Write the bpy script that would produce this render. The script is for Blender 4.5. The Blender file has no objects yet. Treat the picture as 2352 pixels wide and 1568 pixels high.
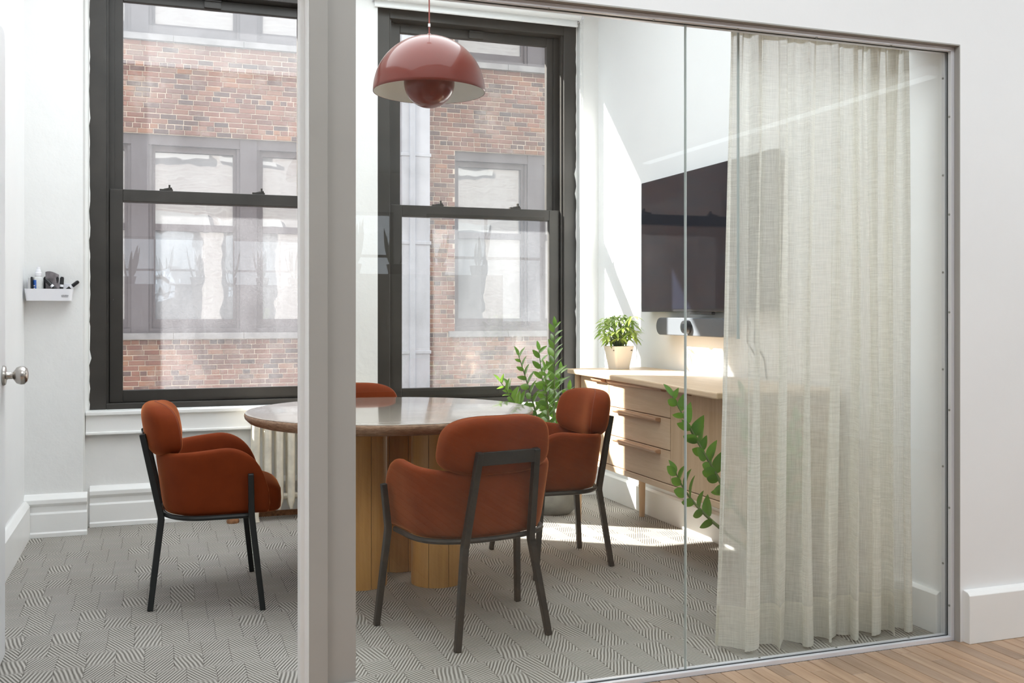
import bpy, bmesh, math, random
from mathutils import Vector, Matrix

random.seed(7)
PI = math.pi
scene = bpy.context.scene
COL = scene.collection

# ------------------------------------------------------------------ camera
cam_data = bpy.data.cameras.new('camera')
cam = bpy.data.objects.new('camera', cam_data)
COL.objects.link(cam)
cam.location = (0, 0, 1.14)
cam.rotation_euler = (PI / 2, 0, math.radians(-19.46))
cam_data.sensor_width = 36
cam_data.lens = 36 * 2304 / 2352
cam_data.shift_y = -67 / 2352
cam_data.clip_end = 200
scene.camera = cam

# ------------------------------------------------------------------ world, sun, exposure
world = bpy.data.worlds.new('sky')
scene.world = world
world.use_nodes = True
wn = world.node_tree
wn.nodes['Background'].inputs['Color'].default_value = (0.84, 0.92, 1.0, 1)
wn.nodes['Background'].inputs['Strength'].default_value = 2.5

SUN_DIR = Vector((1.5, -1.0, -1.104)).normalized()
sd = bpy.data.lights.new('sun', 'SUN')
sd.energy = 34.0
sd.angle = math.radians(0.6)
sd.color = (1.0, 0.955, 0.89)
sun = bpy.data.objects.new('sun', sd)
COL.objects.link(sun)
sun.location = (-8, 12, 12)
sun.rotation_euler = SUN_DIR.to_track_quat('-Z', 'Y').to_euler()

# daylight portals: they emit nothing, they only guide sky sampling through the openings
def portal(name, loc, sx, sy, rot):
    l = bpy.data.lights.new(name, 'AREA')
    l.shape = 'RECTANGLE'
    l.size = sx
    l.size_y = sy
    l.cycles.is_portal = True
    o = bpy.data.objects.new(name, l)
    COL.objects.link(o)
    o.location = loc
    o.rotation_euler = rot
portal('portal_a', (0.30, 6.12, 1.78), 1.3, 2.4, (-PI / 2, 0, 0))
portal('portal_b', (1.85, 6.12, 1.78), 1.3, 2.4, (-PI / 2, 0, 0))
portal('portal_c', (1.0, -9.02, 1.7), 9.4, 1.9, (PI / 2, 0, 0))

scene.view_settings.view_transform = 'Standard'
scene.view_settings.look = 'None'
scene.view_settings.gamma = 1.0
scene.view_settings.use_curve_mapping = False
scene.view_settings.exposure = 0.0
cy = scene.cycles
cy.max_bounces = 14
cy.diffuse_bounces = 7
cy.glossy_bounces = 4
cy.transmission_bounces = 6
cy.transparent_max_bounces = 24
cy.caustics_reflective = False
cy.caustics_refractive = False
cy.sample_clamp_indirect = 6
cy.use_denoising = True

# ================================================================== helpers
class MB:
    def __init__(self):
        self.v = []
        self.f = []

    def add(self, vs, fs):
        n = len(self.v)
        self.v += [tuple(p) for p in vs]
        self.f += [tuple(i + n for i in q) for q in fs]
        return self

    def box(self, x0, x1, y0, y1, z0, z1):
        return self.add([(x0, y0, z0), (x1, y0, z0), (x1, y1, z0), (x0, y1, z0),
                         (x0, y0, z1), (x1, y0, z1), (x1, y1, z1), (x0, y1, z1)],
                        [(0, 3, 2, 1), (4, 5, 6, 7), (0, 1, 5, 4), (1, 2, 6, 5), (2, 3, 7, 6), (3, 0, 4, 7)])

    def tube(self, pts, r, n=8, caps=True, phase=0.0):
        pts = [Vector(p) for p in pts]
        rs = r if isinstance(r, (list, tuple)) else [r] * len(pts)
        rings = []
        up = None
        for i, p in enumerate(pts):
            if i == 0:
                t = pts[1] - p
            elif i == len(pts) - 1:
                t = p - pts[i - 1]
            else:
                t = (pts[i + 1] - p).normalized() + (p - pts[i - 1]).normalized()
            t.normalize()
            if up is None:
                up = Vector((0, 0, 1)) if abs(t.z) < 0.9 else Vector((0, 1, 0))
            s = t.cross(up)
            s.normalize()
            up = s.cross(t)
            up.normalize()
            rings.append([p + (s * math.cos(2 * PI * k / n + phase) + up * math.sin(2 * PI * k / n + phase)) * rs[i] for k in range(n)])
        base = len(self.v)
        for q in rings:
            self.v += [tuple(p) for p in q]
        for i in range(len(rings) - 1):
            for k in range(n):
                a = base + i * n + k
                b = base + i * n + (k + 1) % n
                self.f.append((a, b, b + n, a + n))
        if caps:
            self.f.append(tuple(base + k for k in range(n))[::-1])
            self.f.append(tuple(base + (len(rings) - 1) * n + k for k in range(n)))
        return self

    def lathe(self, prof, n=32, c=(0, 0, 0), caps=True):
        base = len(self.v)
        for r, z in prof:
            for k in range(n):
                a = 2 * PI * k / n
                self.v.append((c[0] + r * math.cos(a), c[1] + r * math.sin(a), c[2] + z))
        for i in range(len(prof) - 1):
            for k in range(n):
                a = base + i * n + k
                b = base + i * n + (k + 1) % n
                self.f.append((a, b, b + n, a + n))
        if caps and prof[0][0] > 1e-5:
            self.f.append(tuple(base + k for k in range(n))[::-1])
        if caps and prof[-1][0] > 1e-5:
            self.f.append(tuple(base + (len(prof) - 1) * n + k for k in range(n)))
        return self

    def grid(self, fn, nu, nv):
        base = len(self.v)
        for i in range(nu + 1):
            for j in range(nv + 1):
                self.v.append(tuple(fn(i / nu, j / nv)))
        for i in range(nu):
            for j in range(nv):
                a = base + i * (nv + 1) + j
                self.f.append((a, a + nv + 1, a + nv + 2, a + 1))
        return self

    def prism(self, poly, a, b, axis):
        """poly: 2-D points; extruded from a to b along axis. x: poly=(y,z); y: poly=(x,z); z: poly=(x,y)"""
        base = len(self.v)
        n = len(poly)
        for t in (a, b):
            for p, q in poly:
                self.v.append({'x': (t, p, q), 'y': (p, t, q), 'z': (p, q, t)}[axis])
        for k in range(n):
            j = (k + 1) % n
            self.f.append((base + k, base + j, base + n + j, base + n + k))
        self.f.append(tuple(base + k for k in range(n))[::-1])
        self.f.append(tuple(base + n + k for k in range(n)))
        return self

    def wall(self, x0, x1, z0, z1, y0, y1, holes):
        """slab in the xz plane from y0 to y1 with rectangular holes (hx0,hx1,hz0,hz1)"""
        xs = sorted({x0, x1} | {h for q in holes for h in q[:2] if x0 < h < x1})
        zs = sorted({z0, z1} | {h for q in holes for h in q[2:] if z0 < h < z1})
        for i in range(len(xs) - 1):
            j = 0
            while j < len(zs) - 1:
                xm = (xs[i] + xs[i + 1]) / 2

                def solid(jj):
                    zm = (zs[jj] + zs[jj + 1]) / 2
                    return not any(q[0] < xm < q[1] and q[2] < zm < q[3] for q in holes)
                if not solid(j):
                    j += 1
                    continue
                k = j
                while k < len(zs) - 1 and solid(k):
                    k += 1
                self.box(xs[i], xs[i + 1], y0, y1, zs[j], zs[k])
                j = k
        return self

    def superell(self, c, h, e1=0.5, e2=0.5, nu=28, nv=16, warp=None):
        def sg(w, m):
            return math.copysign(abs(w) ** m, w)

        def fn(u, v):
            a = -PI / 2 + PI * v
            b = 2 * PI * u
            x = h[0] * sg(math.cos(a), e1) * sg(math.cos(b), e2)
            y = h[1] * sg(math.cos(a), e1) * sg(math.sin(b), e2)
            z = h[2] * sg(math.sin(a), e1)
            p = (x, y, z)
            if warp:
                p = warp(*p)
            return (p[0] + c[0], p[1] + c[1], p[2] + c[2])
        return self.grid(fn, nu, nv)

    def build(self, name, mat, parent=None, smooth=False, world=True, bevel=0, weld=False, subsurf=0, normals=True):
        me = bpy.data.meshes.new(name)
        off = wloc(parent) if (parent is not None and world) else Vector((0, 0, 0))
        me.from_pydata([(p[0] - off.x, p[1] - off.y, p[2] - off.z) for p in self.v], [], self.f)
        if weld or normals:
            bm = bmesh.new()
            bm.from_mesh(me)
            if weld:
                bmesh.ops.remove_doubles(bm, verts=bm.verts, dist=1e-5)
            if normals:
                bmesh.ops.recalc_face_normals(bm, faces=bm.faces)
            bm.to_mesh(me)
            bm.free()
        if smooth:
            for p in me.polygons:
                p.use_smooth = True
            if smooth == 'auto':
                me.set_sharp_from_angle(angle=math.radians(40))
        me.materials.append(M[mat])
        o = bpy.data.objects.new(name, me)
        COL.objects.link(o)
        if parent is not None:
            o.parent = parent
        if bevel:
            b = o.modifiers.new('bevel', 'BEVEL')
            b.width = bevel
            b.segments = 2
            b.limit_method = 'ANGLE'
            b.angle_limit = math.radians(40)
        if subsurf:
            s = o.modifiers.new('subsurf', 'SUBSURF')
            s.levels = subsurf
            s.render_levels = subsurf
        return o


def wloc(o):
    p = Vector((0, 0, 0))
    while o is not None:
        p = p + o.location
        o = o.parent
    return p


def tag(o, label, cat=None, group=None, kind=None):
    o['label'] = label
    if cat:
        o['category'] = cat
    if group:
        o['group'] = group
    if kind:
        o['kind'] = kind
    return o


def empty(name, loc, label, cat, group=None, rz=0, kind=None):
    o = bpy.data.objects.new(name, None)
    COL.objects.link(o)
    o.location = loc
    o.rotation_euler.z = rz
    o.empty_display_size = 0.1
    return tag(o, label, cat, group, kind)


def box(name, mat, x0, x1, y0, y1, z0, z1, parent=None, bevel=0):
    return MB().box(x0, x1, y0, y1, z0, z1).build(name, mat, parent, bevel=bevel)


def struct(o, label, cat=None):
    return tag(o, label, cat, None, 'structure')


def copy_tree(o, parent=None):
    c = o.copy()
    COL.objects.link(c)
    c.parent = parent
    for ch in list(o.children):
        copy_tree(ch, c)
    return c


# ================================================================== materials
M = {}


class N:
    """small node-tree helper"""
    def __init__(self, name):
        m = bpy.data.materials.new(name)
        m.use_nodes = True
        self.m = m
        self.t = m.node_tree
        self.t.nodes.clear()
        self.out = self.t.nodes.new('ShaderNodeOutputMaterial')
        M[name] = m

    def n(self, typ, **kw):
        o = self.t.nodes.new('ShaderNode' + typ)
        for k, v in kw.items():
            setattr(o, k, v)
        return o

    def l(self, a, b):
        self.t.links.new(a, b)

    def set(self, node, **kw):
        for k, v in kw.items():
            i = node.inputs[k.replace('_', ' ')]
            if hasattr(v, 'links') or hasattr(v, 'is_output'):
                self.l(v, i)
            else:
                if isinstance(v, tuple) and len(v) == 3 and i.type == 'RGBA':
                    v = v + (1,)
                i.default_value = v
        return node

    def math(self, op, a, b=0.0, c=None, clamp=False):
        o = self.n('Math', operation=op)
        o.use_clamp = clamp
        for i, q in enumerate((a, b) if c is None else (a, b, c)):
            if hasattr(q, 'links'):
                self.l(q, o.inputs[i])
            else:
                o.inputs[i].default_value = q
        return o.outputs[0]

    def ramp(self, fac, stops, interp='LINEAR'):
        o = self.n('ValToRGB')
        o.color_ramp.interpolation = interp
        e = o.color_ramp.elements
        while len(e) < len(stops):
            e.new(0.5)
        for q, (p, c) in zip(e, stops):
            q.position = p
            q.color = tuple(c) + (1,) if len(c) == 3 else c
        self.l(fac, o.inputs[0])
        return o.outputs[0]

    def noise(self, vec, scale, detail=3, rough=0.5):
        o = self.n('TexNoise')
        o.inputs['Scale'].default_value = scale
        o.inputs['Detail'].default_value = detail
        o.inputs['Roughness'].default_value = rough
        if vec is not None:
            self.l(vec, o.inputs['Vector'])
        return o.outputs['Fac']

    def mapping(self, vec, scale=(1, 1, 1), rot=(0, 0, 0), loc=(0, 0, 0)):
        o = self.n('Mapping')
        o.inputs['Scale'].default_value = scale
        o.inputs['Rotation'].default_value = rot
        o.inputs['Location'].default_value = loc
        self.l(vec, o.inputs['Vector'])
        return o.outputs[0]

    def pos(self):
        return self.n('NewGeometry').outputs['Position']

    def obj(self):
        return self.n('TexCoord').outputs['Object']

    def mixc(self, fac, a, b, mode='MIX'):
        o = self.n('MixRGB', blend_type=mode)
        for i, q in enumerate((fac, a, b)):
            if hasattr(q, 'links'):
                self.l(q, o.inputs[i])
            else:
                o.inputs[i].default_value = q if not isinstance(q, tuple) else (q + (1,) if len(q) == 3 else q)
        return o.outputs[0]

    def bump(self, height, strength=0.3, dist=0.01):
        o = self.n('Bump')
        o.inputs['Strength'].default_value = strength
        o.inputs['Distance'].default_value = dist
        self.l(height, o.inputs['Height'])
        return o.outputs[0]

    def finish(self, color, rough=0.5, metal=0.0, normal=None, **kw):
        p = self.n('BsdfPrincipled')
        self.set(p, Base_Color=color, Roughness=rough, Metallic=metal)
        for k, v in kw.items():
            self.set(p, **{k: v})
        if normal is not None:
            self.l(normal, p.inputs['Normal'])
        self.l(p.outputs[0], self.out.inputs[0])
        return self.m


def plain(name, col, rough=0.5, metal=0.0, var=0.06, vs=6.0, bump=0.0, bs=60.0, bd=0.002, obj=False, **kw):
    k = N(name)
    co = k.obj() if obj else k.pos()
    f = k.noise(co, vs, 4, 0.6)
    lo = tuple(max(0, c * (1 - var)) for c in col)
    hi = tuple(min(1, c * (1 + var)) for c in col)
    c = k.ramp(f, [(0.3, lo), (0.7, hi)])
    nm = None
    if bump:
        nm = k.bump(k.noise(co, bs, 4, 0.6), bump, bd)
    return k.finish(c, rough, metal, nm, **kw)


plain('wall_white', (0.83, 0.835, 0.84), 0.55, var=0.015, vs=3, bump=0.12, bs=35, bd=0.003)
plain('plaster_white', (0.80, 0.80, 0.79), 0.5, var=0.02, vs=5, bump=0.35, bs=22, bd=0.006)
plain('trim_white', (0.84, 0.84, 0.83), 0.32, var=0.015, vs=5, bump=0.1, bs=40, bd=0.002)
plain('door_white', (0.78, 0.79, 0.81), 0.3, var=0.01)
plain('greige_tone', (0.37, 0.355, 0.33), 0.4, var=0.03, vs=4, bump=0.1, bs=50)  # one even grey-beige for post, casing, base block and reveals
plain('ceiling_white', (0.82, 0.82, 0.81), 0.7, var=0.01)
plain('aluminium', (0.78, 0.78, 0.82), 0.35, 0.25, var=0.02)
plain('gasket_black', (0.03, 0.035, 0.035), 0.5)
plain('screw_metal', (0.35, 0.35, 0.34), 0.3, 0.9)
plain('black_metal', (0.018, 0.02, 0.02), 0.38, 0.3, var=0.1)
plain('nickel', (0.48, 0.45, 0.42), 0.25, 1.0, var=0.06, vs=30)
plain('radiator_paint', (0.78, 0.73, 0.62), 0.32, 0.05, var=0.15, vs=14, bump=0.2, bs=40)
plain('rust', (0.28, 0.13, 0.06), 0.7, 0.2, var=0.5, vs=40, bump=0.5, bs=80)
plain('blind_white', (0.84, 0.85, 0.85), 0.6, var=0.01)
plain('plastic_white', (0.82, 0.82, 0.86), 0.3, var=0.01)
plain('plastic_black', (0.015, 0.015, 0.018), 0.35, var=0.1)
plain('plastic_clear_white', (0.72, 0.73, 0.73), 0.2, var=0.02)
plain('label_blue', (0.03, 0.13, 0.50), 0.4, var=0.3, vs=120)
plain('label_pale', (0.68, 0.69, 0.68), 0.5, var=0.12, vs=260)
plain('cloth_grey', (0.20, 0.18, 0.19), 0.9, var=0.25, vs=40, bump=0.5, bs=90, bd=0.004)
plain('paper_grey', (0.5, 0.5, 0.5), 0.7)
plain('ink_black', (0.02, 0.02, 0.02), 0.5)
plain('bar_grey', (0.09, 0.1, 0.115), 0.75, var=0.15, vs=300)
plain('lens_glass', (0.012, 0.013, 0.016), 0.06)
plain('tv_bezel', (0.015, 0.015, 0.017), 0.25)
plain('pot_white', (0.78, 0.765, 0.73), 0.35, var=0.02)
plain('pot_grey', (0.30, 0.31, 0.29), 0.55, var=0.12, vs=20, bump=0.15, bs=50)
plain('soil', (0.05, 0.035, 0.025), 0.95, var=0.5, vs=120, bump=1.0, bs=200, bd=0.01)
plain('stem_green', (0.11, 0.16, 0.05), 0.5, var=0.25, vs=15)
plain('stem_brown', (0.09, 0.065, 0.035), 0.6, var=0.25, vs=15)
plain('stone_sill', (0.30, 0.30, 0.31), 0.8, var=0.22, vs=5, bump=0.3, bs=30)
plain('facade_frame', (0.15, 0.14, 0.155), 0.5, var=0.08, vs=3)
plain('pilaster_metal', (0.52, 0.54, 0.60), 0.55, var=0.12, vs=2.5)
plain('roof_coping', (0.5, 0.49, 0.47), 0.8)
plain('asphalt', (0.22, 0.22, 0.22), 0.9, var=0.15)
plain('cabinet_grey', (0.32, 0.33, 0.34), 0.5)
plain('lamp_body', (0.7, 0.7, 0.7), 0.4)
plain('cord_red', (0.22, 0.04, 0.03), 0.6)
plain('lamp_white', (0.80, 0.80, 0.77), 0.35, var=0.01)
plain('wand_grey', (0.50, 0.56, 0.55), 0.3)
plain('dark_void', (0.03, 0.03, 0.03), 0.9)

# glossy burgundy lacquer of the pendant
k = N('lamp_red')
k.finish((0.14, 0.022, 0.014), 0.3, 0.0, None, Coat_Weight=0.6, Coat_Roughness=0.03, Coat_IOR=1.3, Specular_IOR_Level=0.2)
# dark bronze window frame, chipped
k = N('window_bronze')
p = k.pos()
chip = k.ramp(k.noise(p, 38, 6, 0.75), [(0.735, (0, 0, 0)), (0.75, (1, 1, 1))])
c = k.mixc(chip, k.ramp(k.noise(p, 5, 3), [(0.3, (0.030, 0.027, 0.023)), (0.7, (0.045, 0.040, 0.035))]), (0.6, 0.6, 0.58))
k.finish(c, 0.42, 0.15, None)

# clear partition glass: straight-through transmission plus facing-dependent mirror reflection
def glass(name, tint, f0, dust=None):
    k = N(name)
    tr = k.n('BsdfTransparent')
    k.set(tr, Color=tint)
    gl = k.n('BsdfGlossy')
    k.set(gl, Color=(1, 1, 1), Roughness=0.0)
    lw = k.n('LayerWeight')
    lw.inputs['Blend'].default_value = 0.5
    fac = k.math('MULTIPLY_ADD', k.math('POWER', lw.outputs['Facing'], 5.0), 1.0 - f0, f0)
    mx = k.n('MixShader')
    k.l(fac, mx.inputs[0])
    k.l(tr.outputs[0], mx.inputs[1])
    k.l(gl.outputs[0], mx.inputs[2])
    res = mx.outputs[0]
    if dust:
        p = k.pos()
        low = k.noise(k.mapping(p, (1.0, 1.0, 0.35)), 4.0, 4, 0.6)
        spk = k.noise(p, 260, 2, 0.6)
        a = k.ramp(low, [(0.3, (0.35, 0.35, 0.35)), (0.72, (1, 1, 1))])
        b = k.ramp(spk, [(0.4, (0.35, 0.35, 0.35)), (0.75, (1, 1, 1))])
        f = k.math('MULTIPLY', k.math('MULTIPLY', a, b), dust, clamp=True)
        tl = k.n('BsdfTranslucent')
        k.set(tl, Color=(0.92, 0.94, 1.0))
        df = k.n('BsdfDiffuse')
        k.set(df, Color=(0.85, 0.87, 0.9))
        m2 = k.n('MixShader')
        m2.inputs[0].default_value = 0.35
        k.l(tl.outputs[0], m2.inputs[1])
        k.l(df.outputs[0], m2.inputs[2])
        m3 = k.n('MixShader')
        k.l(f, m3.inputs[0])
        k.l(res, m3.inputs[1])
        k.l(m2.outputs[0], m3.inputs[2])
        res = m3.outputs[0]
    k.l(res, k.out.inputs[0])


glass('partition_glass', (0.98, 0.988, 0.98), 0.032)
glass('pane_dusty', (0.97, 0.98, 0.985), 0.038, 0.135)
glass('pane_clear', (0.97, 0.98, 0.985), 0.040, 0.06)
glass('office_pane', (0.97, 0.98, 0.985), 0.03)

# far window panes: mirror-like daylight reflections over pale blinds
k = N('far_pane')
gl = k.n('BsdfGlossy')
k.set(gl, Color=(0.9, 0.93, 0.96), Roughness=0.015)
df = k.n('BsdfDiffuse')
k.set(df, Color=(0.31, 0.325, 0.35))
wob = k.bump(k.noise(k.pos(), 1.4, 2), 0.10, 0.05)
k.l(wob, gl.inputs['Normal'])
mx = k.n('MixShader')
mx.inputs[0].default_value = 0.17
k.l(df.outputs[0], mx.inputs[1])
k.l(gl.outputs[0], mx.inputs[2])
k.l(mx.outputs[0], k.out.inputs[0])

# TV screen
k = N('tv_screen')
k.finish((0.008, 0.010, 0.018), 0.045, 0.0, None, Specular_IOR_Level=0.5)

# bricks
def brick_mat(name, per_object):
    k = N(name)
    p = k.pos()
    rnd = k.n('ObjectInfo').outputs['Random'] if per_object else k.n('NewGeometry').outputs['Random Per Island']
    c = k.ramp(rnd, [(0.0, (0.115, 0.075, 0.075)), (0.16, (0.19, 0.10, 0.085)), (0.34, (0.31, 0.125, 0.085)),
                     (0.55, (0.37, 0.15, 0.095)), (0.74, (0.41, 0.19, 0.125)), (0.88, (0.47, 0.21, 0.10)), (1.0, (0.36, 0.24, 0.20))])
    soot = k.ramp(k.noise(p, 1.1, 5, 0.62), [(0.34, (0.45, 0.45, 0.47)), (0.58, (1, 1, 1))])
    c = k.mixc(0.75, c, soot, 'MULTIPLY')
    lime = k.ramp(k.noise(p, 2.3, 6, 0.7), [(0.53, (0, 0, 0)), (0.72, (0.65, 0.65, 0.65))])
    c = k.mixc(lime, c, (0.56, 0.50, 0.46))
    fine = k.noise(p, 45, 4, 0.7)
    c = k.mixc(0.45, c, k.ramp(fine, [(0.3, (0.55, 0.55, 0.55)), (0.7, (1.15, 1.15, 1.15))]), 'MULTIPLY')
    c = k.mixc(0.14, c, (0.36, 0.32, 0.31))
    c = k.mixc(1.0, c, (0.85, 0.85, 0.85), 'MULTIPLY')
    k.finish(c, 0.85, 0, k.bump(fine, 0.5, 0.01))


brick_mat('brick_each', True)
brick_mat('brick_many', False)
plain('mortar', (0.60, 0.52, 0.44), 0.9, var=0.2, vs=9, bump=0.4, bs=60)

# sunlit outer face of this building, seen only in reflections
k = N('outer_brick')
bt = k.n('TexBrick')
k.l(k.mapping(k.pos(), (1, 1, 1), (PI / 2, 0, 0)), bt.inputs['Vector'])
for q, v in (('Color1', (0.29, 0.24, 0.215, 1)), ('Color2', (0.36, 0.32, 0.29, 1)), ('Mortar', (0.45, 0.42, 0.38, 1))):
    bt.inputs[q].default_value = v
for q, v in (('Scale', 1.0), ('Mortar Size', 0.006), ('Brick Width', 0.205), ('Row Height', 0.0677)):
    bt.inputs[q].default_value = v
k.finish(bt.outputs['Color'], 0.85)

# herringbone-block carpet
k = N('carpet')
p = k.pos()
sx = k.n('SeparateXYZ')
wv = k.n('TexNoise')
wv.inputs['Scale'].default_value = 9.0
k.l(p, wv.inputs['Vector'])
pw = k.n('VectorMath', operation='MULTIPLY_ADD')
k.l(wv.outputs['Color'], pw.inputs[0])
pw.inputs[1].default_value = (0.010, 0.010, 0)
k.l(p, pw.inputs[2])
k.l(pw.outputs[0], sx.inputs[0])
X, Y = sx.outputs[0], sx.outputs[1]
CW, CH = 0.09, 0.13
iy = k.math('FLOOR', k.math('DIVIDE', Y, CH))
XO = k.math('ADD', X, k.math('MULTIPLY', k.math('MODULO', k.math('FLOOR', k.math('DIVIDE', k.math('ABSOLUTE', iy), 2.0)), 3.0), CW * .4))
ix = k.math('FLOOR', k.math('DIVIDE', XO, CW))
par = k.math('MODULO', k.math('ABSOLUTE', ix), 2.0)
sign = k.math('SUBTRACT', k.math('MULTIPLY', par, 2.0), 1.0)
cv = k.n('CombineXYZ')
k.l(ix, cv.inputs[0])
k.l(iy, cv.inputs[1])
wn_ = k.n('TexWhiteNoise', noise_dimensions='2D')
k.l(cv.outputs[0], wn_.inputs['Vector'])
rv = wn_.outputs['Value']
coarse = k.math('GREATER_THAN', rv, 0.76)
freq = k.math('SUBTRACT', 250.0, k.math('MULTIPLY', coarse, 150.0))
slope = k.math('MULTIPLY', sign, k.math('ADD', 2.05, k.math('MULTIPLY', coarse, 2.6)))
ph = k.math('MULTIPLY', k.math('ADD', k.math('MULTIPLY', X, slope), Y), freq)
st = k.math('MULTIPLY_ADD', k.math('SINE', ph), k.math('SUBTRACT', 0.5, k.math('MULTIPLY', coarse, 0.08)), 0.5)
fine = k.noise(p, 420, 2, 0.7)
fy = k.math('FRACT', k.math('DIVIDE', Y, CH))
fz = k.math('MULTIPLY', k.math('ABSOLUTE', k.math('SUBTRACT', fy, 0.5)), 2.0)       # 1 at the row joints
fz = k.math('MULTIPLY', k.math('POWER', fz, 5.0), 0.8)
st = k.math('ADD', k.math('MULTIPLY', st, k.math('SUBTRACT', 1.0, fz)), k.math('MULTIPLY', fz, k.noise(p, 190, 2, 0.7)))
st = k.math('ADD', k.math('MULTIPLY', st, 0.66), k.math('MULTIPLY', fine, 0.44))
fx = k.math('FRACT', k.math('DIVIDE', XO, CW))
edge = k.math('LESS_THAN', fx, 0.035)
st2 = k.math('SUBTRACT', st, k.math('MULTIPLY', edge, 0.18))
col = k.ramp(st2, [(0.2, (0.105, 0.096, 0.084)), (0.5, (0.30, 0.283, 0.257)), (0.85, (0.53, 0.507, 0.466))])
big = k.ramp(k.noise(p, 1.7, 3), [(0.3, (0.88, 0.87, 0.86)), (0.7, (1.05, 1.05, 1.05))])
col = k.mixc(1.0, col, big, 'MULTIPLY')
k.finish(col, 0.95, 0, k.bump(st2, 0.5, 0.004), Specular_IOR_Level=0.15)

# wood
def wood(name, ca, cb, cc, axis_scale, rough=0.45, per=None, coat=0.0, strength=1.0):
    k = N(name)
    p = k.pos() if not per else k.pos()
    if per:
        rnd = k.n('ObjectInfo').outputs['Random'] if per == 'object' else k.n('NewGeometry').outputs['Random Per Island']
        off = k.n('CombineXYZ')
        k.l(k.math('MULTIPLY', rnd, 37.0), off.inputs[0])
        k.l(k.math('MULTIPLY', rnd, 11.0), off.inputs[1])
        ad = k.n('VectorMath', operation='ADD')
        k.l(p, ad.inputs[0])
        k.l(off.outputs[0], ad.inputs[1])
        p = ad.outputs[0]
    g = k.noise(k.mapping(p, axis_scale), 1.0, 6, 0.62)
    f2 = k.noise(k.mapping(p, tuple(s * 5 for s in axis_scale)), 1.0, 3, 0.6)
    t = k.math('ADD', k.math('MULTIPLY', g, 0.75), k.math('MULTIPLY', f2, 0.25))
    c = k.ramp(t, [(0.32, ca), (0.5, cb), (0.68, cc)])
    if per:
        tone = k.ramp(rnd, [(0, (0.80, 0.80, 0.82)), (0.5, (1, 1, 1)), (1, (1.12, 1.06, 1.0))])
        c = k.mixc(1.0, c, tone, 'MULTIPLY')
    k.finish(c, rough, 0, k.bump(f2, 0.08, 0.002), Coat_Weight=coat, Coat_Roughness=0.15)


wood('oak_light', (0.56, 0.39, 0.245), (0.64, 0.46, 0.30), (0.71, 0.54, 0.375), (26, 2.2, 26), 0.45)
wood('oak_vertical', (0.52, 0.35, 0.205), (0.60, 0.42, 0.26), (0.67, 0.49, 0.32), (34, 34, 2.0), 0.45)
wood('oak_handle', (0.40, 0.22, 0.125), (0.47, 0.27, 0.16), (0.54, 0.33, 0.20), (26, 2.2, 26), 0.45)
wood('oak_amber', (0.43, 0.205, 0.045), (0.52, 0.26, 0.065), (0.60, 0.315, 0.085), (30, 30, 2.0), 0.4)
wood('floor_plank_each', (0.30, 0.195, 0.125), (0.40, 0.27, 0.18), (0.49, 0.35, 0.25), (30, 2.2, 1), 0.42, 'object')
wood('floor_plank_many', (0.30, 0.195, 0.125), (0.40, 0.27, 0.18), (0.49, 0.35, 0.25), (30, 2.2, 1), 0.42, 'island')

# table top: polished vein-cut travertine
k = N('travertine')
p = k.pos()
g = k.noise(k.mapping(p, (3.0, 60, 30), (0, 0, math.radians(-6))), 1.0, 5, 0.6)
c = k.ramp(g, [(0.3, (0.30, 0.245, 0.20)), (0.5, (0.40, 0.345, 0.29)), (0.72, (0.50, 0.445, 0.385))])
k.finish(c, 0.12, 0, None, Specular_IOR_Level=0.65, Coat_Weight=0.6, Coat_Roughness=0.05)
k = N('travertine_edge')
p = k.pos()
g = k.noise(k.mapping(p, (40, 40, 160)), 1.0, 5, 0.65)
c = k.ramp(g, [(0.3, (0.16, 0.085, 0.05)), (0.5, (0.30, 0.175, 0.105)), (0.7, (0.44, 0.29, 0.19))])
k.finish(c, 0.5, 0, k.bump(g, 0.4, 0.003))

# velvet
k = N('velvet')
p = k.pos()
c = k.ramp(k.noise(p, 7, 4, 0.6), [(0.3, (0.150, 0.024, 0.004)), (0.7, (0.200, 0.034, 0.006))])
k.finish(c, 0.8, 0, None, Sheen_Weight=0.75, Sheen_Roughness=0.3,
         Sheen_Tint=(1.0, 0.34, 0.12), Specular_IOR_Level=0.15)
plain('velvet_seam', (0.20, 0.04, 0.012), 0.8, var=0.1)

# linen sheer
def linen(name, trans, col, tl):
    k = N(name)
    p = k.pos()
    w1 = k.noise(k.mapping(p, (14, 14, 420)), 1.0, 3, 0.65)
    w2 = k.noise(k.mapping(p, (420, 420, 12)), 1.0, 3, 0.65)
    w = k.math('ADD', k.math('MULTIPLY', w1, 0.55), k.math('MULTIPLY', w2, 0.45))
    c = k.mixc(1.0, col, k.ramp(w, [(0.35, (0.93, 0.925, 0.91)), (0.65, (1.03, 1.03, 1.03))]), 'MULTIPLY')
    tr = k.n('BsdfTransparent')
    df = k.n('BsdfDiffuse')
    ts = k.n('BsdfTranslucent')
    k.l(c, df.inputs[0])
    k.l(c, ts.inputs[0])
    a = k.n('MixShader')
    a.inputs[0].default_value = tl
    k.l(df.outputs[0], a.inputs[1])
    k.l(ts.outputs[0], a.inputs[2])
    b = k.n('MixShader')
    f = k.math('MULTIPLY_ADD', k.math('SUBTRACT', w, 0.5), -0.7, trans, clamp=True)
    k.l(f, b.inputs[0])
    k.l(a.outputs[0], b.inputs[1])
    k.l(tr.outputs[0], b.inputs[2])
    k.l(b.outputs[0], k.out.inputs[0])


linen('linen_sheer', 0.29, (0.96, 0.95, 0.91), 0.5)
linen('linen_hem', 0.06, (0.88, 0.865, 0.81), 0.45)

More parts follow.
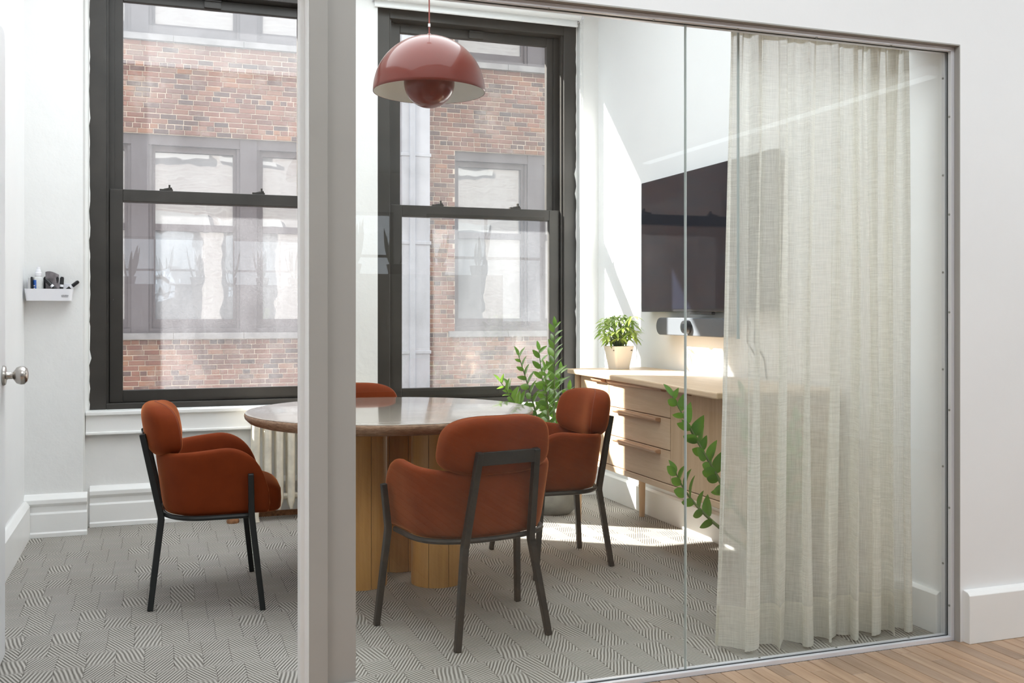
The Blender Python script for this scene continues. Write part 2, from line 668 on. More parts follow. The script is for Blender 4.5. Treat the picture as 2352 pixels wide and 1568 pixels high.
# leaves
def leaf_mat(name, ca, cb, tl=0.35, rough=0.3):
    k = N(name)
    rnd = k.n('ObjectInfo').outputs['Random']
    c = k.ramp(rnd, [(0, ca), (1, cb)])
    p = k.n('BsdfPrincipled')
    k.set(p, Base_Color=c, Roughness=rough)
    t = k.n('BsdfTranslucent')
    k.l(k.mixc(0.6, c, (0.35, 0.55, 0.06)), t.inputs[0])
    m = k.n('MixShader')
    m.inputs[0].default_value = tl
    k.l(p.outputs[0], m.inputs[1])
    k.l(t.outputs[0], m.inputs[2])
    k.l(m.outputs[0], k.out.inputs[0])


leaf_mat('leaf_green', (0.04, 0.15, 0.02), (0.13, 0.32, 0.05))
leaf_mat('leaf_lime', (0.20, 0.34, 0.05), (0.50, 0.58, 0.17), 0.4)
leaf_mat('leaf_snake', (0.02, 0.05, 0.02), (0.04, 0.08, 0.03), 0.1)

# glow of the strip lamp and of the added fill panels
for nm, st in (('strip_glow', 2.2), ('corridor_fill', 5.2), ('room_fill', 4.6)):
    k = N(nm)
    em = k.n('Emission')
    k.set(em, Color=(0.90, 0.965, 1.0), Strength=st)
    k.l(em.outputs[0], k.out.inputs[0])

# ================================================================== the setting
XL, XR = -0.635, 2.62        # side walls of the meeting room
YW = 5.78                    # window wall, inner face
YP0, YP1 = 2.755, 2.87       # partition wall
ZC = 3.2
WIN = [(-0.347, 0.936, 0.615, 2.985), (1.211, 2.494, 0.585, 2.955)]

struct(box('floor', 'carpet', XL - .1, XR + .1, 2.80, 5.80, -0.06, 0.0), 'grey herringbone woven carpet of the meeting room', 'carpet')
fo = struct(box('floor_office', 'dark_void', -4, 6, -9, 2.80, -0.06, -0.02), 'worn narrow oak strip floor outside the glass', 'wood floor')
struct(box('ceiling', 'ceiling_white', -4, 6, -9, 6.0, ZC, ZC + .1), 'plain white ceiling over meeting room and office', 'ceiling')
struct(box('wall_left', 'wall_white', XL - .1, XL, YP1, 6.0, 0, ZC), 'smooth white side wall behind the open door', 'wall')
struct(box('wall_right', 'wall_white', XR, XR + .1, YP1, 6.0, 0, ZC), 'white wall carrying the television', 'wall')
struct(MB().wall(XL, XR, -0.02, ZC, YW, 6.0, WIN).build('wall_back', 'plaster_white'), 'white painted plaster wall with two tall windows', 'wall')
pier = struct(box('wall_pier', 'plaster_white', XL, -0.362, 5.60, YW, 0, ZC), 'white pier beside the window where the marker caddy hangs', 'wall pier')
holes = [(w[0] + .06, w[1] - .06, w[2], w[3] - .005) for w in WIN]
far_holes = []
for row in (-3.26, 4.46):
    for x0 in (-5.0, -3.4, -0.29, 1.27, 4.4, 6.0):
        far_holes.append((x0, x0 + 1.17, row, row + 2.37))
for x0 in (-5.0, -3.4, 4.4, 6.0):
    far_holes.append((x0, x0 + 1.17, 0.6, 2.97))
ext = struct(MB().wall(-11, 13, -4, 9.5, 6.0, 6.10, holes + far_holes).build('wall_outer', 'outer_brick'), 'sunlit outer brick face of this building', 'wall')
mb = MB()
for h in holes[:2] + far_holes:
    box('stone_lintel', 'roof_coping', h[0] - .1, h[1] + .1, 6.09, 6.16, h[3], h[3] + .22, ext)
    box('stone_ledge', 'roof_coping', h[0] - .1, h[1] + .1, 6.09, 6.18, h[2] - .12, h[2] - .01, ext)
for h in far_holes:
    box('window_back', 'dark_void', h[0], h[1], 6.05, 6.07, h[2], h[3], ext)
struct(box('ground', 'asphalt', -30, 30, 6.1, 40, -4.1, -4.0), 'paved courtyard between the two buildings', 'ground')

# partition wall of the corridor side with door opening and glazed opening
GX0, GX1, GZ = 0.516, 2.617, 2.065
struct(MB().wall(-4, 6, -0.02, ZC, YP0, YP1, [(-0.49, 0.40, -0.1, 2.09), (GX0, GX1, -0.1, GZ)]).build('wall_front', 'wall_white'),
       'white partition wall framing the glazed opening', 'wall')
post = struct(box('wall_post', 'greige_tone', 0.40, 0.5155, YP0 - .003, YP1 + .003, 0, 2.088), 'grey post between doorway and glass', 'post')
tr1 = struct(MB().prism([(0.386, 2.735), (0.436, 2.735), (0.436, 2.756), (0.402, 2.756), (0.402, 2.90), (0.386, 2.90)], 0, 2.075, 'z').build('trim_1', 'greige_tone', bevel=.002),
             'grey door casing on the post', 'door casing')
struct(MB().box(0.3845, 0.3865, 2.737, 2.90, 0, 2.07).box(0.372, 0.3865, 2.815, 2.868, 0, 2.07).build('trim_2', 'trim_white', bevel=.001), 'white door jamb with raised stop', 'door jamb')
struct(MB().box(-0.53, -0.482, 2.735, 2.756, 0, 2.125).box(-0.492, -0.476, 2.737, 2.88, 0, 2.09).box(-0.49, 0.39, 2.737, 2.88, 2.075, 2.09)
       .box(-0.53, 0.435, 2.735, 2.754, 2.076, 2.125).build('trim_3', 'trim_white'), 'white door frame on the hinge side and head', 'door frame')
struct(box('baseboard_post', 'greige_tone', 0.437, 0.521, 2.737, 2.751, 0, 0.125, bevel=.004), 'low grey baseboard block on the post', 'baseboard')
struct(MB().prism([(2.722, 0), (2.722, 0.165), (2.732, 0.175), (2.752, 0.180), (2.7545, 0.180), (2.7545, 0)], 2.628, 6.0, 'x').build('baseboard_corridor', 'trim_white', bevel=.003),
       'chipped white baseboard at the end of the glass wall', 'baseboard')
struct(box('trim_4', 'greige_tone', 2.6135, 2.6175, 2.7545, 2.79, 0, GZ), 'taupe reveal beside the glass frame', 'reveal')
struct(box('trim_5', 'greige_tone', GX0, 2.6135, 2.7545, 2.79, GZ - .004, GZ + .0005), 'taupe reveal above the glass frame', 'reveal')

# ornate old baseboards
PROF = [(0, 0), (.034, 0), (.034, .022), (.028, .028), (.028, .118), (.022, .128), (.022, .155), (.030, .165), (.034, .172), (.034, .192), (.024, .203), (.014, .214), (0, .218)]
def baseboard(name, y, x0, x1, label):
    return struct(MB().prism([(y - d, z) for d, z in PROF], x0, x1, 'x').build(name, 'trim_white', bevel=.002), label, 'baseboard')
baseboard('baseboard_pier', 5.60, XL, -0.340, 'moulded white baseboard around the pier')
baseboard('baseboard_back', YW, -0.34, XR, 'moulded white baseboard under the windows')
struct(MB().prism([(XL, 0), (XL + .03, 0), (XL + .03, .165), (XL + .012, .19), (XL, .19)], 2.9, 5.565, 'y').build('baseboard_left', 'trim_white', bevel=.002), 'plain white baseboard behind the door', 'baseboard')
struct(MB().prism([(XR, 0), (XR - .022, 0), (XR - .022, .14), (XR - .01, .15), (XR, .15)], 2.845, YW - .036, 'y').build('baseboard_right', 'trim_white', bevel=.002), 'plain white baseboard under the oak sideboard', 'baseboard')
# window sill and apron boards
for i, (w, xs) in enumerate(zip(WIN, ((-0.36, 0.95), (1.20, 2.505)))):
    struct(MB().box(xs[0], xs[1], 5.735, 5.84, w[2] - .022, w[2] - .001).box(xs[0], xs[1], 5.752, 5.779, w[2] - .125, w[2] - .022)
           .box(xs[0], xs[1], 5.742, 5.779, w[2] - .125, w[2] - .110).build('trim_%d' % (6 + i), 'trim_white', bevel=.004),
           ('white painted sill board under the window beside the pier', 'white painted sill board under the window with the roller blind')[i], 'window sill')

# --------------------------------------------------------------- windows
def window(name, x0, x1, z0, z1, label):
    w = empty(name, ((x0 + x1) / 2, 5.85, z0), label, 'window', kind='structure')
    mb = MB()
    for a, b in ((x0, x0 + .085), (x1 - .085, x1)):
        mb.box(a, b, 5.838, 6.02, z0, z1)
    mb.box(x0 + .085, x1 - .085, 5.838, 6.02, z1 - .075, z1)
    mb.box(x0 + .085, x1 - .085, 5.838, 6.02, z0, z0 + .032)
    mb.build('window_frame', 'window_bronze', w, bevel=.003)
    mb = MB()
    for a, b in ((x0 + .085, x0 + .097), (x1 - .097, x1 - .085)):
        mb.box(a, b, 5.856, 5.876, z0 + .03, z1 - .07)
    for a, b in ((x0 + .085, x0 + .125), (x1 - .125, x1 - .085)):
        mb.box(a, b, 5.915, 5.9245, z0 + .03, z1 - .07)
    mb.build('jamb_track', 'window_bronze', w)
    zm = z0 + 1.198
    for nm, y, za, zb, dust in (('lower_sash', 5.878, z0 + .033, zm, 'pane_dusty'), ('upper_sash', 5.926, zm - .066, z1 - .076, 'pane_clear')):
        a, b = x0 + .100, x1 - .100
        low = nm == 'lower_sash'
        st = .068
        bt, tp = (.066, .066) if low else (.062, .055)
        mb = MB().box(a, a + st, y, y + .036, za, zb).box(b - st, b, y, y + .036, za, zb)
        mb.box(a + st, b - st, y, y + .036, za, za + bt).box(a + st, b - st, y, y + .036, zb - tp, zb)
        s = mb.build(nm, 'window_bronze', w, bevel=.003)
        MB().box(a + st - .004, b - st + .004, y + .014, y + .020, za + bt - .004, zb - tp + .004).build('pane', dust, s)
        if low:
            for fx in (.27, .73):
                cx = a + (b - a) * fx
                MB().box(cx - .035, cx + .035, y + .004, y + .030, zb, zb + .010).tube([(cx - .012, y + .016, zb + .008), (cx + .03, y + .012, zb + .016)], .006, 6) \
                    .box(cx + .012, cx + .022, y + .004, y + .022, zb + .008, zb + .034).build('sash_lock', 'window_bronze', s)
        else:
            cx = (a + b) / 2
            MB().box(cx - .045, cx + .045, y - .020, y, zb - .05, zb - .012).box(cx - .045, cx + .045, y - .03, y, zb - .016, zb - .008).build('sash_pull', 'window_bronze', s)
    return w

window('window_1', *WIN[0], 'tall dark bronze sash window next to the pier with dusty panes')
window('window_2', *WIN[1], 'tall dark bronze sash window with a white roller blind above')

# ragged line of white paint around the window frames
def ragged(name, x0, x1, z0, z1, label):
    mb = MB()
    rr = random.Random(3)
    for xe, s in ((x0, 1), (x1, -1)):
        zz = z0
        pts = []
        while zz < z1:
            pts.append((xe + s * (rr.uniform(.0, .007) + (.010 if rr.random() < .06 else 0)), zz))
            zz += rr.uniform(.02, .05)
        for (xa, za), (xb, zb) in zip(pts, pts[1:]):
            q = [(xe - s * .012, 5.834, za), (xa, 5.834, za), (xb, 5.834, zb), (xe - s * .012, 5.834, zb)]
            q2 = [(p[0], 5.8395, p[2]) for p in q]
            mb.add(q + q2, [(0, 1, 2, 3), (4, 5, 6, 7), (1, 2, 6, 5), (0, 1, 5, 4), (2, 3, 7, 6), (3, 0, 4, 7)])
    return struct(mb.build(name, 'plaster_white'), label, 'paint line')
ragged('trim_8', *WIN[0], 'ragged white paint edge around the window beside the pier')
ragged('trim_9', *WIN[1], 'ragged white paint edge around the window with the blind')

# --------------------------------------------------------------- glass partition
ga = empty('glass_partition', ((GX0 + GX1) / 2, 2.80, 0), 'frameless glass wall of two clear sheets in a slim aluminium channel', 'glass wall')
GF0, GF1 = 2.777, 2.823      # channel depth
GY0, GY1 = 2.795, 2.805      # glass
BT = .014                    # channel height
gx1, gz1 = GX1 - .004, GZ - .0045
for y0, y1 in ((GF0, GY0 - .002), (GY1 + .002, GF1)):
    box('bottom_channel', 'aluminium', GX0, gx1, y0, y1, -.001, BT, ga, bevel=.001)
    box('top_channel', 'aluminium', GX0, gx1, y0, y1, gz1 - BT, gz1, ga, bevel=.001)
    box('end_channel', 'aluminium', gx1 - BT, gx1, y0, y1, BT, gz1 - BT, ga, bevel=.001)
MB().box(GX0, gx1 - BT, GY0 - .0018, GY0 - .0002, BT - .003, BT + .002).box(GX0, gx1 - BT, GY0 - .0018, GY0 - .0002, gz1 - BT - .002, gz1 - BT + .003) \
    .box(gx1 - BT - .002, gx1 - BT + .003, GY0 - .0018, GY0 - .0002, BT, gz1 - BT).build('gasket', 'gasket_black', ga)
scr = MB().tube([(0, 0, 0), (0, -.002, 0)], .0040, 8).build('screw', 'screw_metal', ga, world=False, smooth='auto')
first = True
def screw(x, y, z, rot):
    global first
    o = scr
    if not first:
        o = scr.copy()
        COL.objects.link(o)
    first = False
    o.location = Vector((x, y, z)) - ga.location
    o.rotation_euler = rot
for z in (.12, .46, .80, 1.14, 1.48, 1.82):
    screw(gx1 - BT, 2.785, z, (0, 0, -PI / 2))
    screw(gx1 - BT, 2.815, z + .14, (0, 0, -PI / 2))
for x in (.75, 1.1, 1.45, 1.75, 2.05, 2.35):
    screw(x, 2.785, gz1 - BT, (PI / 2, 0, 0))
    screw(x + .1, 2.815, BT, (-PI / 2, 0, 0))
XM = 1.569
for x0, x1 in ((GX0 + .002, XM - .0015), (XM + .0015, gx1 - .004)):
    box('glass_sheet', 'partition_glass', x0, x1, GY0, GY1, .004, gz1 - .004, ga)
box('silicone_joint', 'wand_grey', XM - .0014, XM + .0014, GY0 - .0008, GY1 + .0008, .012, gz1 - .01, ga)

# --------------------------------------------------------------- corridor plank floor
PWD = 0.0545
def plank_mesh(L):
    e = .0012
    mb = MB()
    w = PWD - .0024
    mb.add([(0, 0, -.018), (w, 0, -.018), (w, L, -.018), (0, L, -.018), (0, 0, -e), (w, 0, -e), (w, L, -e), (0, L, -e),
            (e, e, 0), (w - e, e, 0), (w - e, L - e, 0), (e, L - e, 0)],
           [(0, 1, 5, 4), (1, 2, 6, 5), (2, 3, 7, 6), (3, 0, 4, 7), (4, 5, 9, 8), (5, 6, 10, 9), (6, 7, 11, 10), (7, 4, 8, 11), (8, 9, 10, 11)])
    return mb
LENS = (0.42, 0.63, 0.84, 1.05)
pm = {}
rest = MB()
rr = random.Random(11)
ncol = int(10 / PWD)
cnt = 0
for i in range(ncol):
    x = -4 + i * PWD + 0.013
    y = 2.775 - rr.uniform(0, 0.9)
    segs = [(y, 2.776)]
    while y > -9:
        L = rr.choice(LENS)
        segs.append((max(y - L, -9), y))
        y -= L
    for a, b in segs:
        L = b - a - .0012
        if L < .004:
            continue
        near = 1.25 < x < 3.6 and b > 1.5
        if near:
            key = round(L, 3)
            if key not in pm:
                o = plank_mesh(L).build('plank', 'floor_plank_each', fo, world=False, normals=False)
                pm[key] = o
            else:
                o = pm[key].copy()
                COL.objects.link(o)
            o.location = (x, a, 0)
            cnt += 1
        else:
            q = plank_mesh(L)
            rest.add([(p[0] + x, p[1] + a, p[2]) for p in q.v], q.f)
r = rest.build('plank_field', 'floor_plank_many', fo, normals=False)
r['kind'] = 'stuff'

# --------------------------------------------------------------- office behind the camera
OW = [(-3.4, -1.5, .95, 2.62), (-1.0, .9, .95, 2.62), (1.4, 3.3, .95, 2.62), (3.8, 5.7, .95, 2.62)]
struct(MB().wall(-4, 6, -.02, ZC, -9.1, -9.0, OW).build('wall_office_back', 'wall_white'), 'white office wall with a row of windows', 'wall')
struct(box('wall_office_left', 'wall_white', -4.1, -4.0, -9.1, YP1, -.02, ZC), 'plain white office side wall', 'wall')
struct(box('wall_office_right', 'wall_white', 6.0, 6.1, -9.1, YP1, -.02, ZC), 'plain white office side wall by the strip lamp', 'wall')
nwin = 3
for w in OW:
    o = empty('window_%d' % nwin, ((w[0] + w[1]) / 2, -9.05, w[2]), 'office window with dark bars in the far wall', 'window', 'office windows', kind='structure')
    mb = MB().box(w[0], w[0] + .05, -9.08, -9.02, w[2], w[3]).box(w[1] - .05, w[1], -9.08, -9.02, w[2], w[3]).box(w[0], w[1], -9.08, -9.02, w[2], w[2] + .05).box(w[0], w[1], -9.08, -9.02, w[3] - .05, w[3])
    mb.box((w[0] + w[1]) / 2 - .02, (w[0] + w[1]) / 2 + .02, -9.07, -9.03, w[2], w[3]).box(w[0], w[1], -9.07, -9.03, 1.95, 1.99)
    mb.build('window_frame', 'window_bronze', o)
    box('pane', 'office_pane', w[0] + .04, w[1] - .04, -9.053, -9.047, w[2] + .04, w[3] - .04, o)
    nwin += 1
cab = empty('office_cabinet', (.5, -8.0, 0), 'long grey office cabinet with plants on top, mirrored in the window panes', 'cabinet')
box('carcass', 'cabinet_grey', -2.6, 4.6, -8.2, -7.8, .06, 1.66, cab, bevel=.004)
box('plinth', 'black_metal', -2.55, 4.55, -8.17, -7.84, 0, .06, cab)
for i in range(9):
    d = box('door', 'cabinet_grey', -2.59 + i * .8, -1.81 + i * .8, -7.8, -7.785, .08, 1.64, cab, bevel=.003)
    box('handle', 'nickel', -1.88 + i * .8, -1.865 + i * .8, -7.785, -7.765, .9, 1.1, d)

def leaf_mesh(L, W, fold=.25, droop=.18, nu=8, nv=4, tip=1.6):
    mb = MB()
    def fn(u, v):
        s = 2 * v - 1
        w = W / 2 * (math.sin(PI * min(1, u ** .75)) ** .8 if 0 < u < 1 else 0.02)
        if u > .99:
            w = 0
        x = s * w
        return (x, L * u, abs(s) * w * fold - droop * L * u * u)
    return mb.grid(fn, nu, nv)

def orient(o, loc, direction, up=(0, 0, 1), roll=0):
    y = Vector(direction).normalized()
    u = Vector(up)
    x = y.cross(u)
    if x.length < 1e-3:
        x = Vector((1, 0, 0))
    x.normalize()
    z = x.cross(y)
    m = Matrix((x, y, z)).transposed().to_4x4() @ Matrix.Rotation(roll, 4, 'Y')
    o.matrix_local = Matrix.Translation(loc) @ m

snake_leaf = None
rr = random.Random(5)
for i in range(12):
    x = -2.3 + i * .6
    s = empty('snake_plant', (x, -8.0, 1.66), 'snake plant in a dark trough on the long office cabinet', 'plant', 'snake plants on the office cabinet')
    MB().lathe([(0, 0), (.10, 0), (.13, .14), (.12, .14), (.11, .13), (0, .13)], 16, (x, -8, 1.66)).build('pot', 'plastic_black', s, smooth='auto')
    for j in range(7):
        if snake_leaf is None:
            snake_leaf = leaf_mesh(.6, .07, .5, .05).build('leaf', 'leaf_snake', s, world=False, smooth=True)
            o = snake_leaf
        else:
            o = snake_leaf.copy()
            COL.objects.link(o)
            o.parent = s
        a = rr.uniform(0, 2 * PI)
        orient(o, (.06 * math.cos(a), .06 * math.sin(a), .12), (math.cos(a) * .28, math.sin(a) * .28, 1), (math.cos(a), math.sin(a), .1), rr.uniform(-.8, .8))
        o.scale = (1, rr.uniform(.6, 1.1), 1)

l = empty('strip_lamp', (4.9, -1.9, 2.70), 'long white strip lamp hanging from the office ceiling', 'lamp')
box('housing', 'lamp_body', 4.86, 4.94, -4.0, .2, 2.73, 2.79, l, bevel=.003)
box('diffuser', 'strip_glow', 4.865, 4.935, -3.99, .19, 2.715, 2.731, l)
for y in (-3.7, -.1):
    MB().tube([(4.9, y, 2.79), (4.9, y, ZC)], .003, 6).build('suspension_wire', 'screw_metal', l)

# added fill panels, unseen: three over the corridor, one over the meeting table
def panel(x, y, w, d, lb, mat, grp=None):
    o = empty('fill_panel', (x, y, ZC - .03), lb, 'added fill light', grp)
    a, b, c_, e_ = x - w / 2, x + w / 2, y - d / 2, y + d / 2
    MB().box(a - .03, a, c_ - .03, e_ + .03, ZC - .03, ZC - .001).box(b, b + .03, c_ - .03, e_ + .03, ZC - .03, ZC - .001) \
        .box(a, b, c_ - .03, c_, ZC - .03, ZC - .001).box(a, b, e_, e_ + .03, ZC - .03, ZC - .001).build('frame', 'lamp_body', o)
    box('diffuser', mat, a, b, c_, e_, ZC - .022, ZC - .016, o)
for x in (-2.0, 1.2, 4.2):
    panel(x, 0.9, 2.0, 2.0, 'added glowing fill panel on the ceiling over the corridor', 'corridor_fill', 'added corridor fill panels')
panel(.78, 4.2, 2.3, 2.2, 'added glowing fill panel on the ceiling over the round table', 'room_fill')

# ================================================================== opposite building
bd = empty('brick_building', (2.5, 14.2, -4.0), 'weathered red brick building with grey framed windows across the courtyard', 'building')
FY = 14.0
FX0, FX1, FZ0, FZ1 = -9.0, 13.0, -4.0, 8.4
C = 0.0677
fwins = []
for zs, zt in ((-2.98, -.36), (0.868, 3.487), (4.786, 7.33)):
    for grp in ([(-1.50, -.326), (-.113, 1.054), (1.277, 2.45)], [(4.069, 5.215), (5.44, 6.60)], [(-6.2, -5.0), (-4.78, -3.6)], [(8.6, 9.8), (10.0, 11.2)]):
        fwins.append((grp, zs, zt))
fh = [(g[0][0], g[-1][1], zs, zt) for g, zs, zt in fwins]
MB().wall(FX0, FX1, FZ0, FZ1, FY + .012, FY + .4, fh).build('mortar_wall', 'mortar', bd)
box('coping', 'roof_coping', FX0, FX1, FY - .08, FY + .5, FZ1, FZ1 + .15, bd)
for g, zs, zt in fwins:
    a, b = g[0][0], g[-1][1]
    for k_ in range(int((b - a + .2) / .9) + 1):
        xa = a - .1 + k_ * .9
        xb = min(xa + .895, b + .1)
        if xb - xa > .05:
            box('stone_sill', 'stone_sill', xa, xb, FY - .06, FY + .2, zs - .082, zs, bd)
    for (p0, p1), (q0, q1) in zip(g, g[1:]):
        box('pier_panel', 'facade_frame', p1, q0, FY + .05, FY + .35, zs, zt, bd)
    for x0, x1 in g:
        mb = MB()
        mb.box(x0, x1, FY + .06, FY + .3, zt - .135, zt)
        mb.box(x0, x1, FY + .06, FY + .3, zs, zs + .06)
        mb.box(x0, x0 + .04, FY + .08, FY + .3, zs + .06, zt - .135).box(x1 - .04, x1, FY + .08, FY + .3, zs + .06, zt - .135)
        y = FY + .12
        mb.box(x0 + .04, x0 + .085, y, y + .1, zs + .06, zt - .135).box(x1 - .085, x1 - .04, y, y + .1, zs + .06, zt - .135)
        mb.box(x0 + .085, x1 - .085, y, y + .1, zt - .215, zt - .135).box(x0 + .085, x1 - .085, y, y + .1, zs + .06, zs + .18)
        zm = zs + (zt - zs) * .535
        mb.box(x0 + .085, x1 - .085, y - .01, y + .08, zm - .045, zm + .045)
        w = mb.build('window', 'facade_frame', bd)
        box('pane', 'far_pane', x0 + .08, x1 - .08, y + .05, y + .06, zm + .04, zt - .21, w)
        box('pane', 'far_pane', x0 + .08, x1 - .08, y + .03, y + .04, zs + .17, zm - .04, w)
# pale metal pilaster between the bays
MB().box(3.25, 3.66, FY - .14, FY + .02, FZ0, FZ1 - .01).box(3.36, 3.44, FY - .17, FY - .13, FZ0, FZ1 - .01).build('pilaster', 'pilaster_metal', bd, bevel=.01)
for z in (-1.4, .55, 2.1, 3.35, 5.1, 6.9):
    MB().box(3.235, 3.675, FY - .155, FY + .018, z, z + .05).build('pilaster_band', 'pilaster_metal', bd, bevel=.008)

def brick_shape():
    h, d, e = C - .0105, .03, .005
    return [(0, d, 0), (1, d, 0), (1, d, h), (0, d, h), (0, .004, 0), (1, .004, 0), (1, .004, h), (0, .004, h)], h, d, e
rr = random.Random(21)
cands, others = [], []
z = 3.487 + C * math.ceil((FZ0 - 3.487) / C)
row = 0
while z < FZ1 - C:
    zc = z + C / 2
    cuts = [(FX0, FX1)]
    for (a, b, zs, zt) in fh + [(p[0] - .1, p[1] + .1, p[2] - .082, p[2]) for p in fh] + [(3.25, 3.66, -9, 99)]:
        if zs - .02 < zc < zt + .0:
            nc = []
            for (p, q) in cuts:
                if b <= p or a >= q:
                    nc.append((p, q))
                else:
                    if a > p:
                        nc.append((p, a))
                    if b < q:
                        nc.append((b, q))
            cuts = nc
    header = row % 6 == 3
    for p, q in cuts:
        x = p - (0 if row % 2 else .1) + rr.uniform(-.01, .01)
        while x < q:
            w = (.098 if header else .2) + rr.uniform(-.012, .012)
            a, b = max(x + .005, p + .002), min(x + w - .005, q - .002)
            if b - a > .025:
                it = (a, b, z + .005 + rr.uniform(-.002, .002), rr.uniform(-.004, .005))
                if -.5 < a < 1.95 and 3.45 < z < 4.70:
                    cands.append((0, it))
                elif 3.66 < a < 5.6 and 3.4 < z < 4.70:
                    cands.append((1, it))
                elif -.5 < a < 1.2 and .05 < z < .79:
                    cands.append((2, it))
                else:
                    others.append(it)
            x += w
    z += C
    row += 1
cands.sort(key=lambda t: t[0])
each = [c[1] for c in cands[:300]]
others += [c[1] for c in cands[300:]]
bh = C - .0105
mb = MB()
def brick_verts(mb, a, b, z0, dy):
    e, d = .006, FY + .03
    y = FY + dy
    vs = [(a, d, z0), (b, d, z0), (b, d, z0 + bh), (a, d, z0 + bh),
          (a, y + .006, z0), (b, y + .006, z0), (b, y + .006, z0 + bh), (a, y + .006, z0 + bh),
          (a + e, y, z0 + e), (b - e, y, z0 + e), (b - e, y, z0 + bh - e), (a + e, y, z0 + bh - e)]
    fs = [(0, 1, 5, 4), (1, 2, 6, 5), (2, 3, 7, 6), (3, 0, 4, 7), (4, 5, 9, 8), (5, 6, 10, 9), (6, 7, 11, 10), (7, 4, 8, 11), (8, 9, 10, 11)]
    mb.add(vs, fs)
for it in others:
    brick_verts(mb, *it)
bf = mb.build('brick_field', 'brick_many', bd, normals=False)
bf['kind'] = 'stuff'
bmeshes = {}
for (a, b, z0, dy) in each:
    key = round((b - a) / .008)
    if key not in bmeshes:
        m_ = MB()
        w = key * .008
        brick_verts(m_, -w / 2, w / 2, -bh / 2, 0)
        m_.v = [(p[0], p[1] - FY, p[2]) for p in m_.v]
        o = m_.build('brick', 'brick_each', bd, world=False, normals=False)
        bmeshes[key] = o
    else:
        o = bmeshes[key].copy()
        COL.objects.link(o)
    o.location = Vector(((a + b) / 2, FY + dy, z0 + bh / 2)) - bd.location

# ================================================================== door with knob
dr = empty('door_1', (-0.494, 3.27, 0), 'white door standing open with a round satin knob', 'door', kind='structure')
box('door_leaf', 'door_white', -0.515, -0.473, 2.885, 3.671, .012, 2.062, dr, bevel=.004)
kn = MB()
prof = [(0, 0), (.032, 0), (.033, .004), (.030, .009), (.014, .012), (.0115, .016), (.0115, .030), (.016, .034), (.026, .041), (.0305, .053), (.029, .064), (.022, .072), (.012, .075), (0, .0755)]
for r_, t in prof:
    for q in range(28):
        a = 2 * PI * q / 28
        kn.v.append((-.473 + t, 3.612 + r_ * math.cos(a), .935 + r_ * math.sin(a)))
for i in range(len(prof) - 1):
    for q in range(28):
        a = i * 28 + q
        b = i * 28 + (q + 1) % 28
        kn.f.append((a, b, b + 28, a + 28))
kn.build('knob', 'nickel', dr, smooth='auto', weld=True)
MB().box(-.509, -.479, 3.668, 3.673, .86, 1.0).build('latch_plate', 'nickel', dr)
for z in (.25, 1.05, 1.85):
    MB().tube([(-.474, 2.880, z - .045), (-.474, 2.880, z + .045)], .006, 8).build('hinge', 'nickel', dr)

# ================================================================== chairs
def chair_plan(z, n=30):
    s = (z - .355) / .25
    a = .248 + .036 * s
    yb = -.155 - .032 * s
    y0 = .02
    pts = []
    for i in range(9):
        pts.append((-a * (1 - .03 * (1 - i / 8)), .245 + (y0 - .245) * i / 8))
    for i in range(1, n):
        t = PI * i / n
        c_, s_ = math.cos(t), math.sin(t)
        pts.append((-a * math.copysign(abs(c_) ** .82, c_), y0 - (y0 - yb) * abs(s_) ** .82))
    for i in range(9):
        pts.append((a * (1 - .03 * (i / 8)), y0 + (.245 - y0) * i / 8))
    return pts

def shell_height(y):
    if y > .07:
        q = min(1, (y - .07) / .178)
        return .375 + .237 * math.sqrt(max(0, 1 - q ** 2.2))
    return .612 - .024 * min(1, (.07 - y) / .22)

